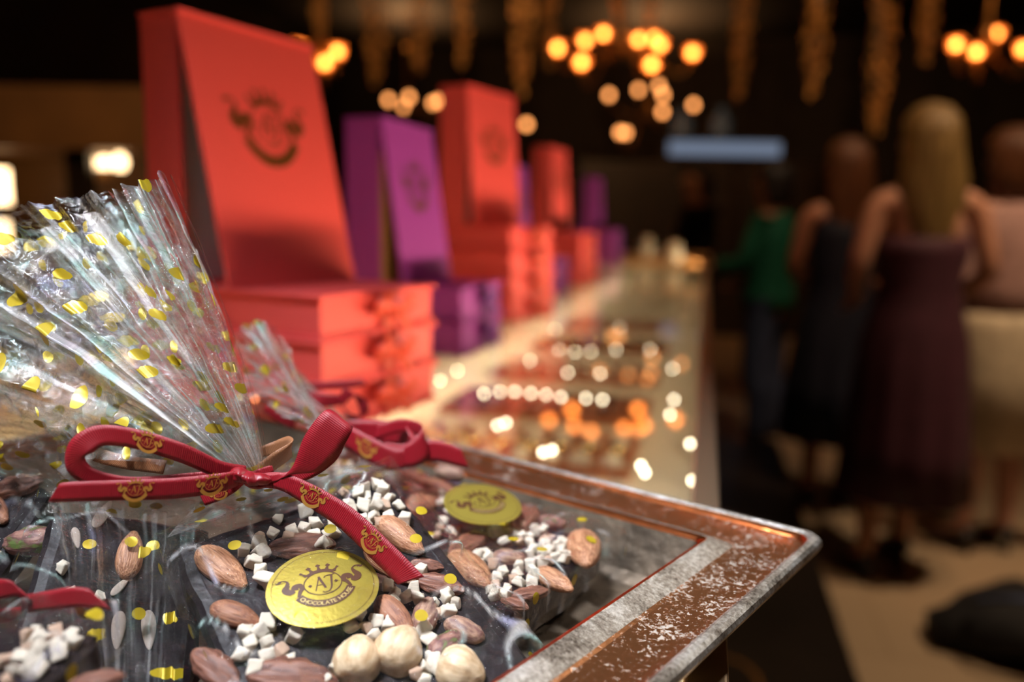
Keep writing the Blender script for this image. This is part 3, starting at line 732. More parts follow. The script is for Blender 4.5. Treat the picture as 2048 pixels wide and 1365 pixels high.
def add_crumbs(F, slab, clusters, size=(.0036, .0056), cap=96, lim=.003):
    n = 0
    pts = []
    for (px, py, rad, k) in clusters:
        for _ in range(k):
            if n >= cap: return
            for tr in range(12):
                a = rnd.random() * 6.283; q = rad * math.sqrt(rnd.random())
                u, v, d = F.hit(px + q * math.cos(a), py + q * .85 * math.sin(a), .002)
                if not (lim < u < F.W - lim and lim < v < F.L - lim): continue
                if all((u - x) ** 2 + (v - y) ** 2 > .0034 ** 2 for x, y in pts): break
            else: continue
            pts.append((u, v)); s_ = rnd.uniform(*size) * 1.08
            o = link('chopped_almond', CRUMB[rnd.randrange(10)], slab, True, F.mat(u, v, s_ * .28, rnd.random() * 6.28, s_, roll=rnd.random() * 6.28)); n += 1

# ---- sticker with emblem
m = NT('gold_label'); p = m.pr((.55, .42, .075), .32, .72); f = m.noise(m.co(), 900, 2)
m.l(m.bump(f, .35, .0002), p.inputs['Normal']); m.surf(p.outputs[0]); M_['label'] = m.mat
def sticker(F, bag, px, py, hx, hy, ang_img, w, tilt=0):
    u, v, d = F.hit(px, py, w); c = F.P(u, v, w)
    u2, v2, _ = F.hit(px + 10 * math.cos(R(ang_img)), py + 10 * math.sin(R(ang_img)), w)
    ax = (F.P(u2, v2, w) - c).normalized(); ay = F.n.cross(ax)
    if ay.dot(cU) < 0: ay = -ay
    n = F.n
    if tilt: ay, n = ay * math.cos(R(tilt)) + n * math.sin(R(tilt)), n * math.cos(R(tilt)) - ay * math.sin(R(tilt))
    curve = lambda x, y: -.0016 * (x * x * .8 + y * y * .5)
    f = lambda x, y, lift: c + ax * (x * hx) + ay * (y * hy) + n * (curve(x, y) + lift)
    mb = MB(); N = 64
    rings = [[f(r_ * math.cos(2 * PI * k / N), r_ * math.sin(2 * PI * k / N), 0) for k in range(N)] for r_ in (.02, .25, .5, .75, .9, 1)]
    mb.loft(rings, 0, True, False); b = [q - n * .0003 for q in rings[-1]]; mb.loft([rings[-1], b], 0, True, False)
    mb.add([f(0, 0, 0)] + rings[0], [(0, i + 1, (i + 1) % N + 1) for i in range(N)])
    o = mb.build('sticker', M_['label'], bag, smooth=True)
    o['label'] = 'oval gold sticker with brown crest'
    em = MB(); s = .80
    emblem(em, lambda x, y, k: f(x * s, (y - .06) * s * 1.0, .00012 + k * .00012))
    for k in range(150):
        a0, a1 = 2 * PI * k / 150, 2 * PI * (k + .55) / 150
        em.add([f(r_ * math.cos(a), r_ * math.sin(a), .00012) for r_, a in ((.90, a0), (.90, a1), (.915, a1), (.915, a0))], [(0, 3, 2, 1)], 0)
    em.build('emblem', [M_['stickerink'], M_['goldletter']], o)
    return o

# ---- ribbon strips through image points: (px, py, depth, width vector in px as dx,dy)
def ribbon(parent, pts, mat, name='ribbon', n=60, prints=(), psize=.0042, flip=(1, 1), cut=None):
    P = [PD(x, y, d) for x, y, d, *_ in pts]; W = [PD(x + w_[0], y + w_[1], d + (w_[2] if len(w_) > 2 else 0)) - PD(x, y, d) for x, y, d, w_ in pts]
    C = crom(P, n); Wd = crom(W, n); ln = [0]
    for i in range(1, n): ln.append(ln[-1] + (C[i] - C[i - 1]).length)
    vs, uv = [], []; nw = 5
    for i in range(n):
        for j in range(nw):
            t = j / (nw - 1) * 2 - 1; c = C[i] + Wd[i] * t
            if cut and i > n - 1 - cut[1]: c = c + (C[n - 1] - C[n - 2]) * (cut[0] * t * (i - (n - 1 - cut[1])))
            vs.append(c); uv.append((ln[i], t * Wd[i].length))
    fs = [(i * nw + j, i * nw + j + 1, (i + 1) * nw + j + 1, (i + 1) * nw + j) for i in range(n - 1) for j in range(nw - 1)]
    mb = MB().add(vs, fs, 0, uv); o = mb.build(name, mat, parent, smooth=True, solid=.00035)
    for s0 in prints:                                              # gold crest printed at a fraction of the length
        L0 = s0 * ln[-1]; em = MB()
        def fn(x, y, k):
            L = L0 + x * psize * flip[0]; i = 0
            while i < n - 2 and ln[i + 1] < L: i += 1
            t = (L - ln[i]) / max(1e-6, ln[i + 1] - ln[i]); c = C[i].lerp(C[i + 1], t); w = Wd[i].lerp(Wd[i + 1], max(0, min(1, t)))
            q = c - w.normalized() * (y - .08) * psize * flip[1]
            nr = (C[i + 1] - C[i]).cross(w).normalized(); nr = nr if nr.dot(CAM - c) > 0 else -nr
            return q + nr * .00035
        emblem(em, fn, True, False); em.build('gold_print', M_['goldprint'], o)
    return o

# ---- film sheets
def film_sheet(mb, grid, uv, seed=0, amp=.0015, fr=70, m=0):
    """grid of points [i][j]; crumpled along the view by several noise scales"""
    nu, nv = len(grid), len(grid[0]); vs = []
    for i in range(nu):
        for j in range(nv):
            p = grid[i][j]; k = 1.0
            q = p * fr + V((seed * 3.1, seed * 1.7, 0))
            rid = 1 - abs(noise.noise(q * .6)) * 2
            dsp = (rid - .4) * amp + noise.noise(q * 1.7) * amp * .5 + (1 - abs(noise.noise(q * 2.9)) * 2) * amp * .25
            vs.append(p - cF * (dsp * k) + cR * noise.noise(q + V((9, 0, 0))) * amp * .4)
    fs = [(i * nv + j, i * nv + j + 1, (i + 1) * nv + j + 1, (i + 1) * nv + j) for i in range(nu - 1) for j in range(nv - 1)]
    return mb.add(vs, fs, m, [uv(i / (nu - 1), j / (nv - 1)) for i in range(nu) for j in range(nv)], [max(0, noise.noise(p * 120) * .7 + noise.noise(V((p.x * 260, p.y * 90, p.z * 260))) * .5 - .1) for p in vs])  # last list: patchy paleness painted in as haze on the folds
def fan(mb, base, midc, tip, ns=46, nt=170, pleats=19, amp=.006, seed=0, span=1.0, length=.118, hz=1.0, m=0):
    """pleated sheet that spreads from a tied neck: base, middle and tip curves as (px,py,depth) control points"""
    B, Mi, T = ([PD(*q) for q in c] for c in (base, midc, tip)); B, Mi, T = crom(B, nt), crom(Mi, nt), crom(T, nt); r_ = random.Random(seed)
    ph = [r_.uniform(0, 6) for _ in range(4)]; jit = [r_.uniform(.6, 1.3) for _ in range(pleats * 2 + 4)]; vs, uv, at = [], [], []
    for i in range(ns):
        s = i / (ns - 1)
        for j in range(nt):
            t = j / (nt - 1); p = B[j] * (1 - s) ** 2 + Mi[j] * 2 * s * (1 - s) + T[j] * s * s
            x = t * pleats + .35 * math.sin(t * 23 + ph[0]) + .5 * s * math.sin(t * 9 + ph[1]); k = int(math.floor(x)); fx = x - k
            tri = (abs(fx - .5) * 4 - 1) * jit[k % len(jit)]
            a = amp * (.10 + .9 * s ** .8)
            q = V((p.x * 55, p.y * 55, p.z * 55)) + V((seed * 4.3, 0, 0))
            cr = (1 - abs(noise.noise(q)) * 2) * .0019 + noise.noise(q * 2.3) * .0009 + (1 - abs(noise.noise(q * 3.1)) * 2) * .0005
            p = p - cF * (tri * a + cr * min(1, s * 2.2)) + cR * (a * .15 * math.sin(x * PI + ph[2])) + cU * (.0016 * s * noise.noise(V((t * 60, seed, 0))))
            th = (t - .5) * span; vs.append(p); n1 = noise.noise(V((t * 34, s * 1.6, seed * 5.0))) + .6 * noise.noise(V((t * 95, s * 3, seed * 3.0))); at.append(hz * max(0, n1 * 1.0 - .05 + .25 * max(0, .35 - s)) ** 1.3); uv.append((s * length * math.sin(th) + seed * .37, s * length * math.cos(th)))  # at holds pale radial streaks painted as highlights along the pleats
    fs = [(i * nt + j, i * nt + j + 1, (i + 1) * nt + j + 1, (i + 1) * nt + j) for i in range(ns - 1) for j in range(nt - 1)]
    mb.add(vs, fs, m, uv, at)
def shell(mb, F, th, lift=.009, nu=90, nv=96, over=.004, seed=0, amp=.0014, m=0, skirt=.7):
    """film drawn over a slab: flat above the nuts, tucked down at the edges"""
    grid = []; vs, uv, at = [], [], []
    for i in range(nu):
        for j in range(nv):
            a = (i / (nu - 1)) * 2 - 1; b = (j / (nv - 1)) * 2 - 1
            e = max(abs(a), abs(b)); k = min(1, e / .86)
            au = max(-1, min(1, a / .86)); bv = max(-1, min(1, b / .86))
            drop = max(0, (e - .86) / .14)
            u = F.W / 2 + au * (F.W / 2 + over); v = F.L / 2 + bv * (F.L / 2 + over)
            edge = max(0, (max(abs(au), abs(bv)) - .80) / .2)
            w = lift * (1 - .55 * edge ** 2) - drop * (th * skirt + lift * .5)
            q = V((u * 95 + seed, v * 95, seed * 2.1))
            cr = (1 - abs(noise.noise(q * .55)) * 2) * amp * (.5 + edge) + noise.noise(q * 1.9) * amp * .35
            ou = noise.noise(q * .8 + V((5, 5, 5))) * .0012 * drop
            ed = max(abs(a), abs(b)); at.append(max(0, 1 - abs(noise.noise(V((u * 42 + seed, v * 42, 3.3)))) / .035) * max(0, min(1, (ed - .45) * 3 + noise.noise(V((u * 30, v * 30, seed))))) * .8 * (1 - drop) ** 2 + .5 * max(0, noise.noise(V((u * 160, v * 160, seed)))) * drop); vs.append(F.P(u + ou, v - ou, w + cr)); dd = drop * (th * skirt + lift * .5); uv.append((u + dd * (au if abs(au) > .99 else 0) + seed * .21, v + dd * (bv if abs(bv) > .99 else 0) + seed * .13))  # at holds thin pale curves painted as wrinkle highlights
    fs = [(i * nv + j, i * nv + j + 1, (i + 1) * nv + j + 1, (i + 1) * nv + j) for i in range(nu - 1) for j in range(nv - 1)]
    mb.add(vs, fs, m, uv, at)
GB = 'clear bags of nut chocolate on the bronze tray'
# ---------------------------------------------------------------- bag in focus
F1 = Frame(PD(772, 950, .305), PD(340, 1095, .26), PD(990, 1340, .24), None, .098)
bag = empty('chocolate_gift_bag', F1.P(F1.W / 2, F1.L / 2, -.012), 'sharply focused clear spotted bag with a gold sticker and red bow across its chocolate', 'gift bag', GB)
sl = slab_mesh(F1, .011, bag)
for k in [('almond', 800, 1064, 112, 38), ('almond', 442, 1128, 118, 40), ('almond_dark', 790, 1225, 105, 48), ('almond_dark', 470, 1222, 105, 20), ('almond', 775, 1118, 110, 40),
          ('pistachio', 852, 1224, 74, -72), ('pistachio_green', 893, 1283, 84, -35), ('pistachio', 930, 1253, 88, 25), ('hazelnut', 795, 1303, 92, -60), ('hazelnut', 915, 1335, 96, 20),
          ('hazelnut', 714, 1322, 88, -80), ('pecan', 604, 1086, 140, -4), ('pecan', 880, 1162, 105, 14), ('pecan', 855, 1122, 70, 8), ('pecan', 585, 1352, 190, 8), ('pecan', 760, 1155, 70, 20), ('almond_dark', 640, 1395, 110, 30), ('pecan', 430, 1330, 120, 40)]:
    add_nut(F1, sl, *k)
add_crumbs(F1, sl, [(735, 990, 55, 18), (730, 1040, 42, 10), (800, 1010, 35, 5), (560, 1045, 48, 5), (620, 1025, 40, 4), (660, 1060, 40, 4), (512, 1105, 26, 6), (520, 1150, 24, 3), (800, 1180, 40, 8), (885, 1205, 28, 6),
                    (850, 1262, 35, 4), (735, 1245, 32, 6), (760, 1262, 34, 4), (535, 1275, 40, 4), (480, 1300, 60, 4), (565, 1315, 60, 3), (860, 1340, 34, 6), (655, 1335, 30, 2), (830, 1140, 20, 2)])
sticker(F1, bag, 647, 1170, .0172, .0150, -13, .0085)
ri = M_['ribbon']; bow = ribbon(bag, [(492, 948, .256, (0, 16)), (440, 940, .250, (-2, 18)), (360, 905, .244, (-4, 19)), (265, 877, .240, (0, 20)), (200, 872, .238, (10, 20)), (163, 895, .237, (24, 10)), (152, 928, .2375, (18, -12)),
                      (185, 955, .239, (6, -16)), (260, 968, .242, (0, -14)), (360, 962, .247, (0, -14)), (485, 950, .255, (0, -14))], ri, 'ribbon_bow', 110, (.30,), .0048, (-1, 1))
ribbon(bow, [(490, 952, .254, (0, 14)), (440, 966, .248, (-2, 19)), (350, 977, .242, (-2, 21)), (240, 981, .236, (-1, 20)), (150, 984, .232, (0, 20)), (108, 986, .231, (0, 18))], ri, 'ribbon_tail', 80, (.20, .60), .0052, (-1, 1), (.55, 8))
ribbon(bow, [(512, 962, .258, (-6, 14)), (560, 963, .256, (-3, 17)), (613, 987, .255, (-9, 19)), (692, 1037, .2535, (-13, 20)), (765, 1105, .251, (-15, 20)), (822, 1162, .249, (-16, 18))], ri, 'ribbon_tail', 90, (.33, .72), .0052, (1, 1), (-.35, 9))
ribbon(bow, [(505, 960, .257, (0, 8)), (560, 955, .256, (-8, 8)), (610, 938, .2545, (-24, -6)), (640, 895, .253, (-32, -20)), (672, 848, .253, (-29, -21)), (684, 838, .256, (-20, -16)), (688, 858, .261, (-8, -14)), (655, 905, .262, (-16, -18)), (600, 950, .261, (-10, -12)), (520, 963, .259, (-2, -9))],
       ri, 'ribbon_loop', 110, (), .004)
ribbon(bow, [(485, 958, .258, (4, 10)), (462, 975, .256, (8, 10)), (432, 990, .255, (8, 12)), (404, 1000, .254, (6, 12))], ri, 'ribbon_tail', 30, (.6,), .0034, (-1, 1))
ribbon(bow, [(500, 955, .259, (4, 8)), (525, 945, .261, (4, 8)), (545, 938, .263, (2, 6)), (540, 948, .265, (2, 5))], ri, 'ribbon_end', 24)
kn = MB()
for (x, y, d, rx, ry, an) in ((482, 950, .2535, 22, 15, 20), (502, 958, .2530, 20, 12, 35), (520, 958, .2545, 24, 12, 10), (470, 945, .2555, 18, 13, -20), (508, 968, .2555, 22, 9, 15)):
    Mk = Matrix((cR, -cU, -cF)).transposed() @ Matrix.Rotation(R(an), 3, 'Z')
    kn.ell(PD(x, y, d), (rx * d / FPX, ry * d / FPX, .0032), Mk, 18, 12)
for v_ in kn.v: v_ += cU * noise.noise(v_ * 500) * .0006 - cF * abs(noise.noise(v_ * 330 + V((2, 2, 2)))) * .0018
kn.build('knot', ri, bow, smooth=True)
br = M_['brownribbon']
b2 = ribbon(bag, [(515, 945, .266, (0, 16)), (545, 925, .268, (-6, 22)), (577, 905, .272, (-8, 22)), (580, 893, .277, (4, 20)), (555, 897, .280, (6, 14)), (520, 905, .280, (2, 10))], br, 'brown_ribbon', 50)
b2['label'] = 'brown satin ribbon behind the red bow'
ribbon(b2, [(330, 935, .262, (-4, 14)), (250, 925, .264, (-10, 12)), (185, 905, .266, (-16, 8)), (165, 875, .268, (-12, -8)), (195, 855, .272, (0, -8)), (240, 862, .274, (8, -10)), (290, 880, .274, (8, -12))], br, 'loop', 60)
fm = MB()
fan(fm, [(528, 930, .262), (515, 938, .260), (495, 943, .259), (480, 948, .2585), (466, 952, .260)],
    [(530, 800, .262), (452, 755, .248), (375, 715, .242), (290, 730, .243), (250, 830, .248)],
    [(338, 350, .268), (238, 378, .258), (110, 405, .268), (-70, 450, .285), (-140, 720, .275)], seed=1, pleats=9, amp=.0042)
fan(fm, [(526, 935, .266), (512, 942, .266), (495, 947, .266), (480, 951, .266), (468, 955, .266)],
    [(528, 805, .274), (440, 765, .270), (350, 745, .268), (290, 760, .268), (230, 860, .268)],
    [(322, 372, .284), (210, 420, .286), (60, 470, .292), (-90, 560, .30), (-120, 800, .29)], seed=2, pleats=8, amp=.005)
fan(fm, [(524, 935, .270), (512, 942, .270), (495, 947, .270), (480, 951, .270), (468, 955, .270)],
    [(524, 825, .284), (430, 800, .284), (340, 790, .284), (300, 800, .284), (240, 880, .284)],
    [(395, 500, .302), (250, 480, .306), (90, 560, .312), (-60, 640, .315), (-120, 860, .31)], seed=3, pleats=7, amp=.006)
# crumpled inner fold between the fan's sheets
g = [[PD(20 + 310 * t, 470 - 30 * t + 16 * math.sin(t * 8), .284 - .006 * t).lerp(PD(120 + 390 * t, 925 - 10 * math.sin(t * 6), .264 + .004 * t), s) for t in [j / 80 for j in range(81)]] for s in [i / 80 for i in range(81)]]
film_sheet(fm, g, lambda a, b: (b * .10 + 1.7, a * .09), 31, .0075, 42)
# neck between the slab's upper edge and the knot
g = []
top = crom([F1.P(F1.W * t, .0, .004 + .002 * math.sin(t * 9)) for t in (0, .25, .5, .75, 1)], 60); kn_ = crom([PD(540, 955, .262), PD(505, 965, .258), PD(455, 962, .259)], 60)
for i in range(26):
    s = i / 25
    g.append([top[j].lerp(kn_[j], s) + F1.n * (.010 * s * (1 - s)) for j in range(60)])
film_sheet(fm, g, lambda a, b: (b * .08, a * .05 + .4), 5, .0022, 80)
# folded right-hand rim of the fan
rimp = [PD(528, 930, .262) * (1 - s) ** 2 + PD(530, 800, .262) * 2 * s * (1 - s) + PD(338, 350, .268) * s * s for s in [i / 40 for i in range(41)]]
fo = MB()
fm.tube([q + cR * .0006 for q in rimp], [.00022 + .0002 * math.sin(i * .7) ** 2 for i in range(41)], 6)
shell(fm, F1, .011, .0075, seed=3, m=1)
fm.build('cellophane', [M_['film'], M_['filmbody']], bag, smooth=True)

# ---------------------------------------------------------------- bag behind, lying against the back rim
f0 = PZ(1012, 1224, ZC + .022); r0 = PZ(1214, 1086, ZC + .021); b0 = PZ(920, 950, ZC + .024)
F2 = Frame(r0, f0, b0, None, .112)
bag2 = empty('chocolate_gift_bag', F2.P(F2.W / 2, F2.L / 2, -.012), 'clear bag with a gold sticker lying behind the focused one, against the tray rim', 'gift bag', GB)
s2 = slab_mesh(F2, .014, bag2, seed=2)
for k in [('almond', 940, 1132, 92, 42), ('almond', 1168, 1092, 95, 80), ('pistachio_green', 1104, 1038, 62, 8), ('pecan', 1047, 1032, 92, -62), ('pistachio', 1020, 1108, 72, 8), ('pecan', 935, 1082, 76, -30), ('almond', 1108, 1150, 80, 30),
          ('pecan', 1062, 1176, 80, -8), ('pecan', 1030, 1195, 60, 20), ('almond_dark', 880, 975, 80, 20), ('almond_dark', 850, 1000, 70, -30), ('pecan', 830, 960, 60, 40), ('pistachio', 900, 940, 60, 10)]:
    add_nut(F2, s2, *k)
add_crumbs(F2, s2, [(1075, 1080, 34, 12), (1010, 1063, 26, 8), (1130, 1100, 26, 9), (1092, 1105, 30, 9), (985, 1140, 24, 7), (962, 1115, 24, 6), (1050, 1150, 26, 8), (1150, 1128, 20, 5), (1005, 1185, 26, 8), (900, 1010, 36, 8), (880, 1060, 30, 6), (1060, 1060, 20, 4)], (.0036, .0054), 90)
sticker(F2, bag2, 967, 1004, .0172, .0150, -12, .0125, 14)
bw2 = ribbon(bag2, [(838, 905, .352, (0, 20)), (790, 920, .350, (-6, 22)), (740, 900, .350, (-4, 24)), (690, 872, .356, (0, 24)), (672, 868, .366, (0, 22)), (720, 862, .374, (0, 22)), (790, 870, .370, (4, 24)), (835, 900, .356, (4, 22))], ri, 'ribbon_bow', 70, (.25,), .006, (-1, 1))
ribbon(bw2, [(770, 905, .356, (2, 20)), (815, 912, .350, (4, 24)), (848, 890, .350, (6, 28)), (842, 862, .355, (4, 16)), (800, 852, .362, (0, 14)), (752, 866, .366, (-4, 16))], ri, 'ribbon_loop', 60)
ribbon(bw2, [(835, 905, .354, (2, 20)), (870, 902, .354, (6, 22)), (905, 910, .354, (8, 23)), (930, 918, .354, (9, 20))], ri, 'ribbon_tail', 30)
ribbon(bw2, [(835, 900, .3505, (-14, 8)), (832, 880, .350, (-14, -4)), (820, 862, .352, (-10, -10))], ri, 'knot', 20)
fm = MB(); shell(fm, F2, .014, .0075, seed=7, m=1, over=.006)
fan(fm, [(700, 915, .372), (690, 905, .372), (680, 895, .372), (675, 885, .374)], [(660, 850, .372), (620, 820, .370), (600, 790, .372), (590, 770, .378)],
    [(620, 860, .365), (530, 800, .36), (492, 700, .368), (520, 640, .385), (590, 700, .40)], ns=36, nt=110, pleats=7, amp=.006, seed=8, span=.9, length=.08, hz=2.0)
g = [[PD(700 + 40 * t, 925 - 60 * t, .366 + .01 * t).lerp(F2.P(F2.W * (1 - t), F2.L * 1.0, .004), s) for t in [j / 30 for j in range(31)]] for s in [i / 24 for i in range(25)]]
film_sheet(fm, g, lambda a, b: (b * .06 + .9, a * .05), 9, .003, 70)
fm.build('cellophane', [M_['film'], M_['filmbody']], bag2, smooth=True)

# ---------------------------------------------------------------- bag at the back of the tray, by the red boxes
F6 = Frame(PD(690, 925, .43), PD(560, 960, .40), PD(720, 985, .38), .06, .06)
bag6 = empty('chocolate_gift_bag', F6.P(.03, .03, -.012), 'blurred clear bag at the back of the tray, red bow against the red boxes', 'gift bag', GB)
s6 = slab_mesh(F6, .012, bag6, seed=6)
for k in [('almond', 640, 930, 60, 10), ('pecan', 690, 950, 50, -20)]: add_nut(F6, s6, *k)
add_crumbs(F6, s6, [(640, 950, 40, 10), (690, 940, 30, 6)])
bw6 = ribbon(bag6, [(680, 800, .43, (0, 12)), (640, 800, .426, (0, 14)), (600, 785, .43, (-2, 10)), (590, 775, .44, (0, 8)), (640, 772, .446, (4, 8)), (690, 770, .444, (4, 8)), (730, 765, .44, (4, 6))], ri, 'ribbon_bow', 50)
ribbon(bw6, [(680, 805, .43, (4, 10)), (700, 785, .428, (8, 8)), (722, 800, .43, (10, 0)), (728, 830, .432, (8, -4)), (705, 838, .436, (0, -8)), (680, 810, .436, (-4, -6))], ri, 'ribbon_loop', 40)
ribbon(bw6, [(590, 850, .40, (-4, 10)), (560, 835, .398, (-4, 10)), (530, 815, .396, (-4, 8))], ri, 'ribbon_tail', 20)
fm = MB()
fan(fm, [(700, 850, .44), (690, 845, .435), (675, 840, .43), (665, 840, .43)], [(650, 800, .44), (600, 760, .43), (570, 740, .42), (560, 770, .42)], [(560, 690, .44), (500, 650, .43), (470, 700, .42), (480, 800, .41)], ns=26, nt=70, pleats=6, amp=.007, seed=11, span=.9, length=.09, hz=2.2)
g = [[PD(690 - 20 * t, 848, .434).lerp(F6.P(.06 * t, .0, .004), s) for t in [j / 24 for j in range(25)]] for s in [i / 20 for i in range(21)]]
film_sheet(fm, g, lambda a, b: (b * .06, a * .06), 12, .003, 60)
shell(fm, F6, .012, .008, 40, 40, seed=13, m=1)
fm.build('cellophane', [M_['film'], M_['filmbody']], bag6, smooth=True)

# ---------------------------------------------------------------- dark bag standing at the left of the focused one
F3 = Frame(PD(108, 1012, .270), PD(430, 1056, .292), PD(150, 1330, .238), None, .062)
bag3 = empty('chocolate_gift_bag', F3.P(F3.W / 2, F3.L, -.005), 'shaded clear bag standing upright beside the focused one, pale nut slices in dark chocolate', 'gift bag', GB)
s3 = slab_mesh(F3, .011, bag3, seed=3)
M_['slice'] = plain('cut_nut_face', (.42, .33, .27), .7, bump=(300, .4, .0005), var=.12, vscale=80)
sm = blob('nut_slice', lambda d, ph, th: V((d.x * .16 * (1 - .3 * d.z), d.y * .06, d.z * .5)), 'slice', 16, 12)
for (px, py, L, a) in ((205, 1030, 70, -75), (152, 1078, 50, 70), (236, 1262, 82, 85), (297, 1262, 86, 80), (240, 1175, 50, -60)):
    u, v, d = F3.hit(px, py); link('nut_slice', sm, s3, True, F3.mat(u, v, .0005, R(a), L * d / FPX))
for k in [('almond', 262, 1105, 95, -80)]: add_nut(F3, s3, *k)
add_crumbs(F3, s3, [(180, 1150, 60, 3)], (.003, .004))
fm = MB()
fan(fm, [(150, 1420, .222), (240, 1420, .226), (360, 1420, .234)], [(150, 1200, .240), (250, 1215, .246), (375, 1225, .256)], [(104, 1000, .258), (240, 1020, .264), (398, 1030, .272)], 60, 110, 5, .0035, 19, 1.0, .07, .5, 1)
shell(fm, F3, .011, .006, seed=17, m=1, amp=.0030, over=.006)
g = [[PD(90 + 300 * t, 1030 - 12 * math.sin(t * 7), .268 + .01 * t).lerp(PD(130 + 260 * t, 900 - 20 * math.sin(t * 5), .262 + .012 * t), s) for t in [j / 70 for j in range(71)]] for s in [i / 40 for i in range(41)]]
film_sheet(fm, g, lambda a, b: (b * .06, a * .04), 18, .0045, 90)
fm.build('cellophane', [M_['film'], M_['filmbody']], bag3, smooth=True)

# ---------------------------------------------------------------- bag behind at the far left, with pistachio
F5 = Frame(PD(-90, 915, .300), PD(115, 985, .288), PD(-60, 1230, .262), None, .064)
bag5 = empty('chocolate_gift_bag', F5.P(F5.W / 2, F5.L, -.005), 'shaded clear bag at the left with a green-tipped pistachio and dark red ribbon', 'gift bag', GB)
s5 = slab_mesh(F5, .011, bag5, seed=5)
add_nut(F5, s5, 'pistachio_green', 54, 1080, 104, 175); add_nut(F5, s5, 'pecan', 28, 968, 110, -12); add_nut(F5, s5, 'almond_dark', -30, 1010, 90, 40)
add_crumbs(F5, s5, [(20, 1140, 50, 4)], (.003, .004))
fm = MB(); shell(fm, F5, .011, .007, 44, 48, seed=21, m=1, amp=.004, over=.005)
g = [[PD(-90 + 240 * t, 960 - 14 * math.sin(t * 6), .294 - .01 * t).lerp(PD(-120 + 300 * t, 800 - 25 * math.sin(t * 5), .278 - .01 * t), s) for t in [j / 60 for j in range(61)]] for s in [i / 40 for i in range(41)]]
film_sheet(fm, g, lambda a, b: (b * .07, a * .05), 22, .006, 80)
fm.build('cellophane', [M_['film'], M_['filmbody']], bag5, smooth=True)
bw5 = ribbon(bag5, [(55, 1208, .222, (2, 18)), (100, 1202, .219, (4, 19)), (150, 1195, .217, (6, 20)), (200, 1200, .216, (8, 20))], ri, 'ribbon_tail', 40, (), .004, (1, 1), (.5, 8))
ribbon(bw5, [(-60, 1190, .226, (0, 22)), (-10, 1180, .222, (0, 20)), (35, 1178, .220, (12, 14)), (52, 1200, .221, (12, 4)), (45, 1222, .224, (6, -10)), (10, 1232, .226, (0, -14)), (-60, 1240, .228, (0, -12))], ri, 'ribbon_loop', 50)

# ---------------------------------------------------------------- bag in the near left corner, cut by the frame
F4 = Frame(PD(-60, 1240, .222), PD(215, 1262, .214), PD(-90, 1460, .176), None, .05)
bag4 = empty('chocolate_gift_bag', F4.P(F4.W / 2, F4.L / 2, -.01), 'dark clear bag nearest the camera, chopped nuts heaped on its chocolate', 'gift bag', GB)
s4 = slab_mesh(F4, .011, bag4, seed=4)
add_nut(F4, s4, 'pecan', 190, 1345, 120, -10); add_nut(F4, s4, 'almond_dark', 60, 1390, 110, 10)
add_crumbs(F4, s4, [(95, 1280, 50, 16), (100, 1340, 46, 14), (150, 1310, 40, 6), (60, 1300, 30, 4), (15, 1330, 40, 4)], (.0034, .0052), 60)
fm = MB(); shell(fm, F4, .011, .0075, 44, 44, seed=25, m=1, amp=.0025, over=.004)
fm.build('cellophane', [M_['film'], M_['filmbody']], bag4, smooth=True)
# ================================================================ people (metres, standing at the origin, facing +Y)
def skinm(name, col, var=.06): return plain(name, col, .5, var=var, vscale=12, **{'Subsurface Weight': .08, 'Subsurface Radius': (.02, .008, .005)})
M_['skin'] = skinm('skin', (.52, .25, .16)); M_['skin2'] = skinm('skin_tan', (.44, .19, .11)); M_['skin3'] = skinm('skin_fair', (.55, .30, .24))
def hair_mat(n, c0, c1):
    m = NT(n); p = m.pr(c0, .45); f = m.noise(m.co('Generated', (26, 26, 2)), 1, 4)
    m.l(m.ramp(f, [(.35, c0), (.65, c1)]), p.inputs['Base Color']); m.l(m.bump(f, .7, .01), p.inputs['Normal']); m.surf(p.outputs[0]); M_[n] = m.mat
hair_mat('blonde_hair', (.13, .075, .022), (.30, .185, .06)); hair_mat('brown_hair', (.07, .026, .010), (.17, .06, .02)); hair_mat('black_hair', (.012, .009, .008), (.03, .02, .015))
def cloth(n, col, rough=.7): M_[n] = plain(n, col, rough, var=.18, vscale=25, bump=(40, .2, .004), **{'Sheen Weight': .02, 'Specular IOR Level': .25})
cloth('plum_dress', (.050, .012, .022)); cloth('navy_dress', (.010, .011, .024)); cloth('green_top', (.012, .13, .07)); cloth('denim', (.055, .075, .15)); cloth('beige_skirt', (.46, .38, .27)); cloth('blouse', (.40, .24, .22)); cloth('black_cloth', (.010, .009, .010)); 
M_['shoe'] = plain('black_shoe_leather', (.015, .012, .012), .35); M_['eye'] = plain('eye_white', (.6, .55, .5), .3)
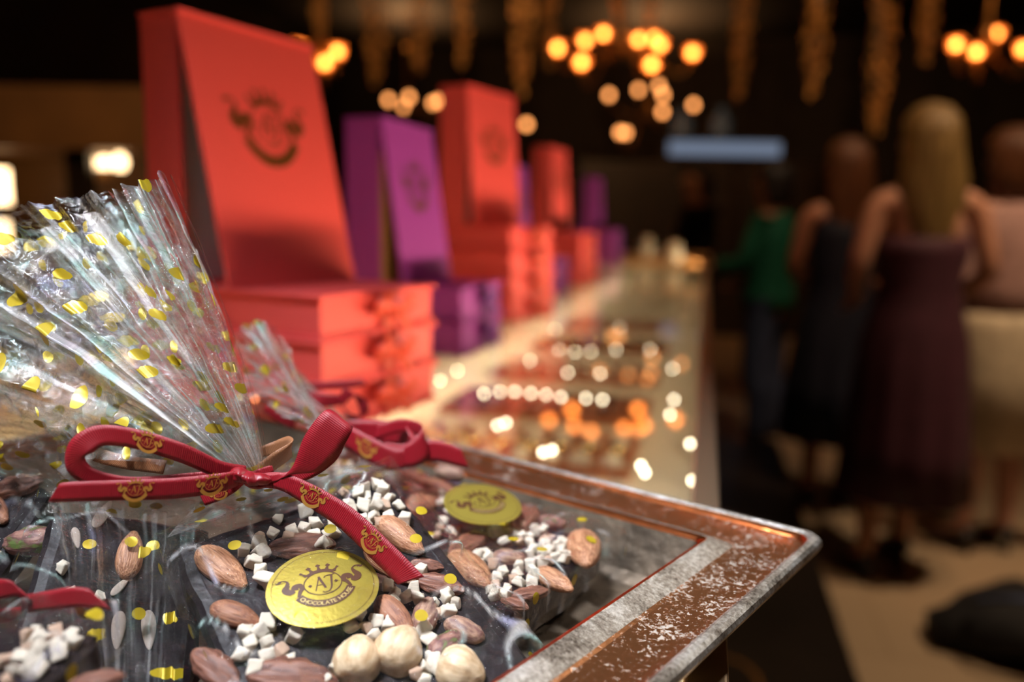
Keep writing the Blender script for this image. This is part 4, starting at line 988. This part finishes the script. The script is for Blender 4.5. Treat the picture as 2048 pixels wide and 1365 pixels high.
def person(label, pos, rz, H, skin, pose=None, hair=None, wear=None, face=True):
    k = H / 1.68; Mw = Matrix.Translation(V((pos.x, pos.y, 0))) @ Matrix.Rotation(R(rz), 4, 'Z') @ Matrix.Scale(k, 4)
    e = empty('person', Matrix.Translation(V((pos.x, pos.y, 0))) @ Matrix.Rotation(R(rz), 4, 'Z'), label, 'person')
    J = dict(pelvis=(0, 0, .93, .125), waist=(0, .0, 1.08, .105), chest=(0, .0, 1.24, .125), upper=(0, -.005, 1.35, .09), neck=(0, .0, 1.43, .05), head0=(0, .02, 1.50, .068), head1=(0, .022, 1.575, .088), head2=(0, .01, 1.64, .060),
             nose=(0, .125, 1.545, .012), chin=(0, .088, 1.485, .030))
    for s, n in ((-1, 'l'), (1, 'r')):
        J.update({'sh' + n: (s * .165, -.005, 1.37, .052), 'el' + n: (s * .215, -.02, 1.10, .037), 'wr' + n: (s * .22, .05, .87, .025), 'hip' + n: (s * .085, 0, .86, .088), 'kn' + n: (s * .09, .01, .49, .052),
                  'ca' + n: (s * .09, -.02, .36, .050), 'an' + n: (s * .09, -.015, .09, .034), 'to' + n: (s * .10, .13, .03, .026), 'ear' + n: (s * .094, .01, 1.565, .014)})
    for q, w in (pose or {}).items(): J[q] = (*w, J[q][3]) if len(w) == 3 else w
    bones = [('pelvis', 'waist'), ('waist', 'chest'), ('chest', 'upper'), ('upper', 'neck'), ('neck', 'head0'), ('head0', 'head1'), ('head1', 'head2'), ('head1', 'nose'), ('head0', 'chin')]
    for n in 'lr': bones += [('upper', 'sh' + n), ('sh' + n, 'el' + n), ('el' + n, 'wr' + n), ('pelvis', 'hip' + n), ('hip' + n, 'kn' + n), ('kn' + n, 'ca' + n), ('ca' + n, 'an' + n), ('an' + n, 'to' + n), ('head1', 'ear' + n)]
    names = list(J); vs = [J[n][:3] for n in names]; rad = [J[n][3] for n in names]; es = [(names.index(a), names.index(b)) for a, b in bones]
    for n, s in (('l', -1), ('r', 1)):                             # hands: palm, four fingers and a thumb
        w = V(J['wr' + n][:3]); d = (w - V(J['el' + n][:3])).normalized(); sd = d.cross(V((0, 1, .3))).normalized(); up = sd.cross(d)
        vs.append(tuple(w + d * .055)); rad.append(.026); pi = len(vs) - 1; es.append((names.index('wr' + n), pi))
        for f_, (off, ln) in enumerate(((-.030, .070), (-.010, .080), (.011, .074), (.031, .058))):
            a = w + d * .085 + sd * off; b = a + d * ln * .55 + up * .004; c = b + d * ln * .4 + up * .016
            for q, r_ in ((a, .010), (b, .0085), (c, .007)): vs.append(tuple(q)); rad.append(r_)
            i = len(vs) - 3; es += [(pi, i), (i, i + 1), (i + 1, i + 2)]
        a = w + d * .035 - sd * .034 * s + up * .012; b = a + d * .035 - sd * .018 * s + up * .012
        for q, r_ in ((a, .011), (b, .009)): vs.append(tuple(q)); rad.append(r_)
        i = len(vs) - 2; es += [(pi, i), (i, i + 1)]
    me = bpy.data.meshes.new('body'); me.from_pydata([Mw @ V(q) for q in vs], es, []); o = link('body', me)
    sk = o.modifiers.new('skin', 'SKIN'); sk.use_smooth_shade = True
    for i, r_ in enumerate(rad): me.skin_vertices[0].data[i].radius = (r_ * k, r_ * k)
    me.skin_vertices[0].data[0].use_root = True
    ss = o.modifiers.new('sub', 'SUBSURF'); ss.levels = 1; ss.render_levels = 1
    dg = bpy.context.evaluated_depsgraph_get(); nm = bpy.data.meshes.new_from_object(o.evaluated_get(dg)); bpy.data.objects.remove(o)
    nm.materials.clear(); nm.materials.append(M_[skin]); nm.polygons.foreach_set('material_index', [0] * len(nm.polygons)); nm.polygons.foreach_set('use_smooth', [True] * len(nm.polygons)); nm.name = 'body'
    link('body', nm, e)
    h1 = V(J['head1'][:3])
    for s in (-1, 1): MB().ell(Mw @ (h1 + V((s * .033, .080, .003))), (.012 * k, .010 * k, .009 * k)).build('eye', M_['eye'], e, smooth=True)
    def loft(name, secs, mat, n=40, pl=0, npl=12, solid=.006):
        """horizontal rings (z, cx, cy, rx, ry[, pleat])"""
        rs = []
        for sec in secs:
            z, cx, cy, rx, ry = sec[:5]; pa = sec[5] if len(sec) > 5 else 0
            rs.append([Mw @ V((cx + rx * math.cos(a) * (1 + pa * math.sin(npl * a)), cy + ry * math.sin(a) * (1 + pa * math.sin(npl * a + 1)), z)) for a in [2 * PI * i / n for i in range(n)]])
        return MB().loft(rs, 0, True, False).build(name, M_[mat], e, smooth=True, solid=solid * k)
    for it in (wear or []):
        if it[0] == 'loft': loft(it[1], it[3], it[2], npl=it[4] if len(it) > 4 else 12)
        if it[0] == 'sleeve':
            for n in 'lr':
                a, b, c = (V(J[q + n][:3]) for q in ('sh', 'el', 'wr')); pts = [a + (a - b) * .08, a, a.lerp(b, .5), b] + ([b.lerp(c, .6), b.lerp(c, .9)] if it[2] else [])
                MB().tube([Mw @ q for q in crom(pts, 14)], [.064 * k, *([.062 * k] * 2), *([.050 * k] * 11)], 16).build('sleeve', M_[it[1]], e, smooth=True)
        if it[0] == 'trousers':
            for n in 'lr':
                a, b, c, d = (V(J[q + n][:3]) for q in ('hip', 'kn', 'ca', 'an'))
                MB().tube([Mw @ q for q in crom([a + V((0, 0, .06)), a, b, c, d], 16)], [.105 * k * (1 - i / 15) + .062 * k * i / 15 for i in range(16)], 18).build('trouser_leg', M_[it[1]], e, smooth=True)
        if it[0] == 'shoes':
            for n in 'lr':
                a, t = V(J['an' + n][:3]), V(J['to' + n][:3]); d = (t - a); d.z = 0; L = d.length; d.normalize(); sd = V((d.y, -d.x, 0)); up = V((0, 0, 1)); z0 = a.z - .09
                rs = []
                for q, w, h in ((-.05, .026, .055), (-.02, .034, .060), (.05, .036, .05), (.11, .044, .04), (.17, .040, .032), (.205, .018, .022)):
                    c = V((a.x, a.y, 0)) + d * q; lift = it[1] * max(0, (.10 - q) / .15) if it[1] else 0
                    rs.append([Mw @ (c + sd * (w * math.cos(t_)) + up * (z0 + max(0, lift) + h * (.5 + .5 * math.sin(t_)))) for t_ in [2 * PI * i / 14 for i in range(14)]])
                sh = MB().loft(rs)
                if it[1]: sh.tube([Mw @ (V((a.x, a.y, z0 + it[1] + .01)) - d * .035), Mw @ (V((a.x, a.y, z0)) - d * .045)], [.016 * k, .008 * k], 8)
                sh.build('shoe', M_['shoe'], e, smooth=True)
    if hair:
        kind, mt = hair; hx, hy, hz = J['head1'][:3]; rs = []; n = 36
        secs = {'long': [(.130, 0, .02, .022), (.115, -.005, .055, .064), (.075, -.012, .084, .100), (.02, -.020, .094, .110), (-.06, -.045, .098, .092), (-.14, -.062, .110, .074), (-.22, -.072, .106, .064), (-.29, -.080, .080, .056), (-.35, -.086, .072, .046), (-.41, -.090, .042, .034), (-.455, -.09, .014, .014)],
                'bob': [(.130, 0, .02, .022), (.115, -.005, .062, .068), (.075, -.012, .098, .108), (.02, -.020, .108, .108), (-.05, -.035, .110, .088), (-.11, -.045, .108, .070), (-.14, -.045, .08, .05)]}[kind]
        for i, (dz, cy, rx, ry) in enumerate(secs):
            rs.append([Mw @ V((hx + rx * math.cos(a) * (1 + .05 * math.sin(9 * a + i)) , hy + cy + ry * math.sin(a) * (.55 if math.sin(a) > .3 and dz < .06 else 1) * (1 + .05 * math.sin(11 * a + i * .8)), hz + dz)) for a in [2 * PI * j / n for j in range(n)]])
        MB().loft(rs).build('hair', M_[mt], e, smooth=True)
    return e, Mw
def floor_at(px, py): return PZ(px, py, 0)
def at_dist(px, d): p = PD(px, 455, d); return V((p.x, p.y, 0))

# blonde in a strapless plum dress, back turned, mid-step
pl = 'plum_dress'
person('person with long blonde hair in a strapless plum dress, seen from behind', at_dist(1848, 2.75), 8, 1.66, 'skin',
       dict(ell=(-.225, -.03, 1.12), wrl=(-.17, .16, 1.02), elr=(.225, -.03, 1.12), wrr=(.17, .16, 1.02), knl=(-.10, .02, .49), cal=(-.11, -.02, .36), anl=(-.125, -.05, .09), tol=(-.13, .09, .03), knr=(.07, .09, .50), car=(.06, .09, .37), anr=(.06, .12, .09), tor=(.06, .26, .03)),
       ('long', 'blonde_hair'),
       [('loft', 'dress', pl, [(1.245, 0, 0, .150, .118), (1.19, 0, 0, .152, .122), (1.08, 0, 0, .128, .112), (.98, 0, 0, .150, .130), (.88, 0, 0, .175, .150, .02), (.70, 0, .0, .190, .165, .04), (.50, 0, .0, .205, .18, .06), (.31, 0, 0, .22, .195, .07)], 11), ('shoes', .05)])
# brunette in a navy dress
person('person with long brown hair in a sleeveless dark navy dress, seen from behind', at_dist(1690, 3.45), 14, 1.62, 'skin2',
       dict(elr=(.235, -.04, 1.08), wrr=(.10, .15, 1.00), ell=(-.22, .02, 1.10), wrl=(-.02, .2, 1.06)), ('long', 'brown_hair'),
       [('loft', 'dress', 'navy_dress', [(1.37, 0, -.005, .125, .088), (1.27, 0, 0, .152, .128), (1.08, 0, 0, .125, .112), (.95, 0, 0, .155, .132), (.85, 0, 0, .178, .15, .02), (.60, 0, 0, .205, .18, .05), (.34, 0, 0, .225, .20, .07)], 10), ('shoes', .05)])
# green top and jeans, turned towards the counter
person('person in a dark green top and blue jeans standing beside the counter end', at_dist(1545, 4.35), 62, 1.60, 'skin2',
       dict(ell=(-.22, .06, 1.12), wrl=(-.16, .26, 1.08), elr=(.22, .02, 1.11), wrr=(.17, .22, 1.0)), ('bob', 'black_hair'),
       [('loft', 'top', 'green_top', [(1.41, 0, 0, .075, .07), (1.37, 0, 0, .16, .095), (1.24, 0, 0, .158, .138), (1.08, 0, 0, .142, .125), (.93, 0, 0, .165, .14), (.86, 0, 0, .172, .145)]), ('sleeve', 'green_top', 1), ('trousers', 'denim'), ('shoes', 0)])
# dark clothed person at the end of the counter
person('person in black clothes at the far end of the counter, face turned to the boxes', at_dist(1392, 5.3), 120, 1.66, 'skin2',
       dict(ell=(-.22, .05, 1.12), wrl=(-.15, .24, 1.08)), ('bob', 'black_hair'),
       [('loft', 'top', 'black_cloth', [(1.41, 0, 0, .075, .07), (1.37, 0, 0, .16, .095), (1.24, 0, 0, .158, .138), (1.08, 0, 0, .142, .125), (.86, 0, 0, .172, .145)]), ('sleeve', 'black_cloth', 1), ('trousers', 'black_cloth'), ('shoes', 0)])
# beige skirt at the right border
e, Mw = person('person in a beige knee-length skirt and rosy blouse, right of the blonde', at_dist(2022, 3.0), 20, 1.62, 'skin3',
       dict(elr=(.235, -.02, 1.09), wrr=(.22, .14, 1.0), ell=(-.22, -.02, 1.10), wrl=(-.12, .18, 1.05)), ('bob', 'brown_hair'),
       [('loft', 'blouse', 'blouse', [(1.41, 0, 0, .075, .07), (1.37, 0, 0, .155, .095), (1.24, 0, 0, .155, .135), (1.08, 0, 0, .135, .12), (.97, 0, 0, .148, .13)]), ('sleeve', 'blouse', 0), ('loft', 'skirt', 'beige_skirt', [(1.0, 0, 0, .142, .125), (.92, 0, 0, .165, .145), (.75, 0, 0, .178, .155, .02), (.44, 0, 0, .185, .165, .03)]), ('shoes', .05)])
hb = empty('handbag', Mw @ V((.26, -.16, .62)), 'black handbag hanging beside the beige skirt', 'handbag')
q = MB(); rs = []
for z, rx, ry in ((0, .07, .035), (.01, .095, .05), (.10, .10, .05), (.17, .085, .035), (.19, .075, .02)): rs.append([Mw @ V((.30 + rx * math.cos(a), -.17 + ry * math.sin(a), .62 + z)) for a in [2 * PI * i / 20 for i in range(20)]])
q.loft(rs).build('body', M_['shoe'], hb, smooth=True)
MB().tube([Mw @ V(p) for p in crom([(.24, -.17, .80), (.25, -.10, .95), (.25, -.03, 1.13), (.29, -.10, .95), (.36, -.17, .80)], 20)], .006, 6).build('strap', M_['shoe'], hb, smooth=True)
# dark soft bag lying on the floor in the near right
p = floor_at(2010, 1300); fb = empty('floor_bag', p, 'dark soft bag lying on the stone floor at the right border', 'bag')
q = MB(); rs = []
for i in range(11):
    t = i / 10; w = .16 * math.sin(PI * min(.97, max(.06, t))) ** .5
    rs.append([V((p.x + .05 - .26 + t * .52, p.y, 0)) + V((0, w * math.cos(a) * (1 + .1 * math.sin(3 * a + i)), max(0, .10 * (w / .16) * (1 + math.sin(a)) * (1 + .08 * math.sin(5 * a + 2 * i))))) for a in [2 * PI * k / 20 for k in range(20)]])
q.loft(rs).build('body', M_['black_cloth'], fb, smooth=True)
MB().tube(crom([p + V((-.12, -.08, .18)), p + V((-.05, -.18, .24)), p + V((.12, -.18, .24)), p + V((.2, -.08, .18))], 16), .009, 6).build('handle', M_['denim'], fb, smooth=True)
# ================================================================ light
w = bpy.data.worlds.new('world'); S.world = w; w.use_nodes = True
bg = w.node_tree.nodes['Background']; bg.inputs[0].default_value = (1, .62, .35, 1); bg.inputs[1].default_value = .004
def area(name, loc, target, sx, sy, energy, col, spread=180):
    l = bpy.data.lights.new(name, 'AREA'); l.shape = 'RECTANGLE'; l.size = sx; l.size_y = sy; l.energy = energy; l.color = col; l.spread = R(spread)
    o = bpy.data.objects.new(name, l); COL.objects.link(o); o.location = loc
    o.rotation_euler = (V(target) - V(loc)).to_track_quat('-Z', 'Y').to_euler(); return o
def spot(name, loc, target, energy, col, ang=50, blend=.5, r=.03):
    l = bpy.data.lights.new(name, 'SPOT'); l.energy = energy; l.color = col; l.spot_size = R(ang); l.spot_blend = blend; l.shadow_soft_size = r
    o = bpy.data.objects.new(name, l); COL.objects.link(o); o.location = loc
    o.rotation_euler = (V(target) - V(loc)).to_track_quat('-Z', 'Y').to_euler(); return o
def point(name, loc, energy, col, r=.1):
    l = bpy.data.lights.new(name, 'POINT'); l.energy = energy; l.color = col; l.shadow_soft_size = r
    o = bpy.data.objects.new(name, l); COL.objects.link(o); o.location = loc; return o
WARM = (1, .62, .32); AMB = (1, .50, .20); COOL = (.86, .91, 1.0)
# LED strip under the customer-side edge of the glass, throwing light up across the boxes
L = CY1 - CY0 - .1
def strip(name, x, z, dx, dz, e, col, wd=.006, spread=130):
    l = bpy.data.lights.new(name, 'AREA'); l.shape = 'RECTANGLE'; l.size = wd; l.size_y = L; l.energy = e; l.color = col; l.spread = R(spread)
    o = bpy.data.objects.new(name, l); COL.objects.link(o)
    zz = -V((dx, 0, dz)).normalized(); y = V((0, 1, 0)); x_ = y.cross(zz)
    o.matrix_basis = Matrix(((x_.x, y.x, zz.x, x), (x_.y, y.y, zz.y, (CY0 + CY1) / 2), (x_.z, y.z, zz.z, z), (0, 0, 0, 1)))
strip('counter_strip_up', -.012, ZC - .014, -1, .42, 13.5, (1, .72, .46))
strip('counter_strip_down', -.012, ZC - .016, -.7, -1, 1.5, (1, .76, .48))
strip('counter_rail_down', -.442, ZC - .024, .12, -1, 6.5, (1, .80, .54), .012, 150)
# cool downlights above the near end of the counter
area('downlight_panel', (-.30, -.06, 2.15), (-.06, .28, 1.13), .26, .12, 2.2, COOL, 46)
spot('downlight_spot', (.62, .95, 2.15), (-.075, .272, 1.13), 24, (1, .92, .82), 12.5, .7, .03)
#
# amber light thrown up by the chandeliers, then added fill spots without fixtures
for (px, py, d, e) in ((1245, 60, 8.0, 260), (1300, 200, 12, 150), (640, 70, 7.0, 150), (815, 180, 12, 140), (1975, 60, 6.0, 170)):
    q = PD(px, py, d) + V((0, 0, .55)); spot('chandelier_uplight', q, q + V((0, 0, 1)), e * .8, AMB, 165, .5, .08)
spot('floor_fill', (1.9, 2.2, 4.1), (1.35, 2.2, 0), 380, (1, .72, .45), 60, .8, .08)  # added fill to brighten the stone floor, no lamp hangs there
spot('aisle_fill', (1.0, 1.6, 4.1), (1.6, 3.0, 1.0), 70, (1, .60, .34), 50, .8, .08)  # added fill on the people in the aisle, source made up
spot('bar_fill', (.9, 2.4, 4.1), (1.1, 3.5, 1.1), 90, (1, .58, .30), 40, .8, .08)  # extra fill added for the people further down the aisle
spot('shelf_fill', (-1.0, 1.2, 4.0), (-1.9, 2.5, 1.4), 220, (1, .6, .3), 50, .8, .08)  # invented source that lifts the canopy and shelving out of the dark

spot('counter_fill', (.40, .25, 2.7), (-.32, 1.25, 1.2), 34, (1, .70, .44), 26, .8, .05)  # soft fill added over the box stacks, not an actual fixture
for i, (x, y, z, e) in enumerate(((-2.3, 6.0, 3.2, 300), (-.2, 6.5, 3.1, 320), (2.4, 6.2, 3.0, 260))):
    spot('garland_fill', (x * .6, 2.6, 4.22), (x, y, z), e, (1, .52, .22), 62, .7, .05)  # unseen spots added so the garlands stand out
spot('bar_end_fill', (1.0, 3.0, 4.1), (.40, 4.3, 1.0), 110, (1, .66, .40), 34, .8, .08)  # added fill for the person in green, no such lamp
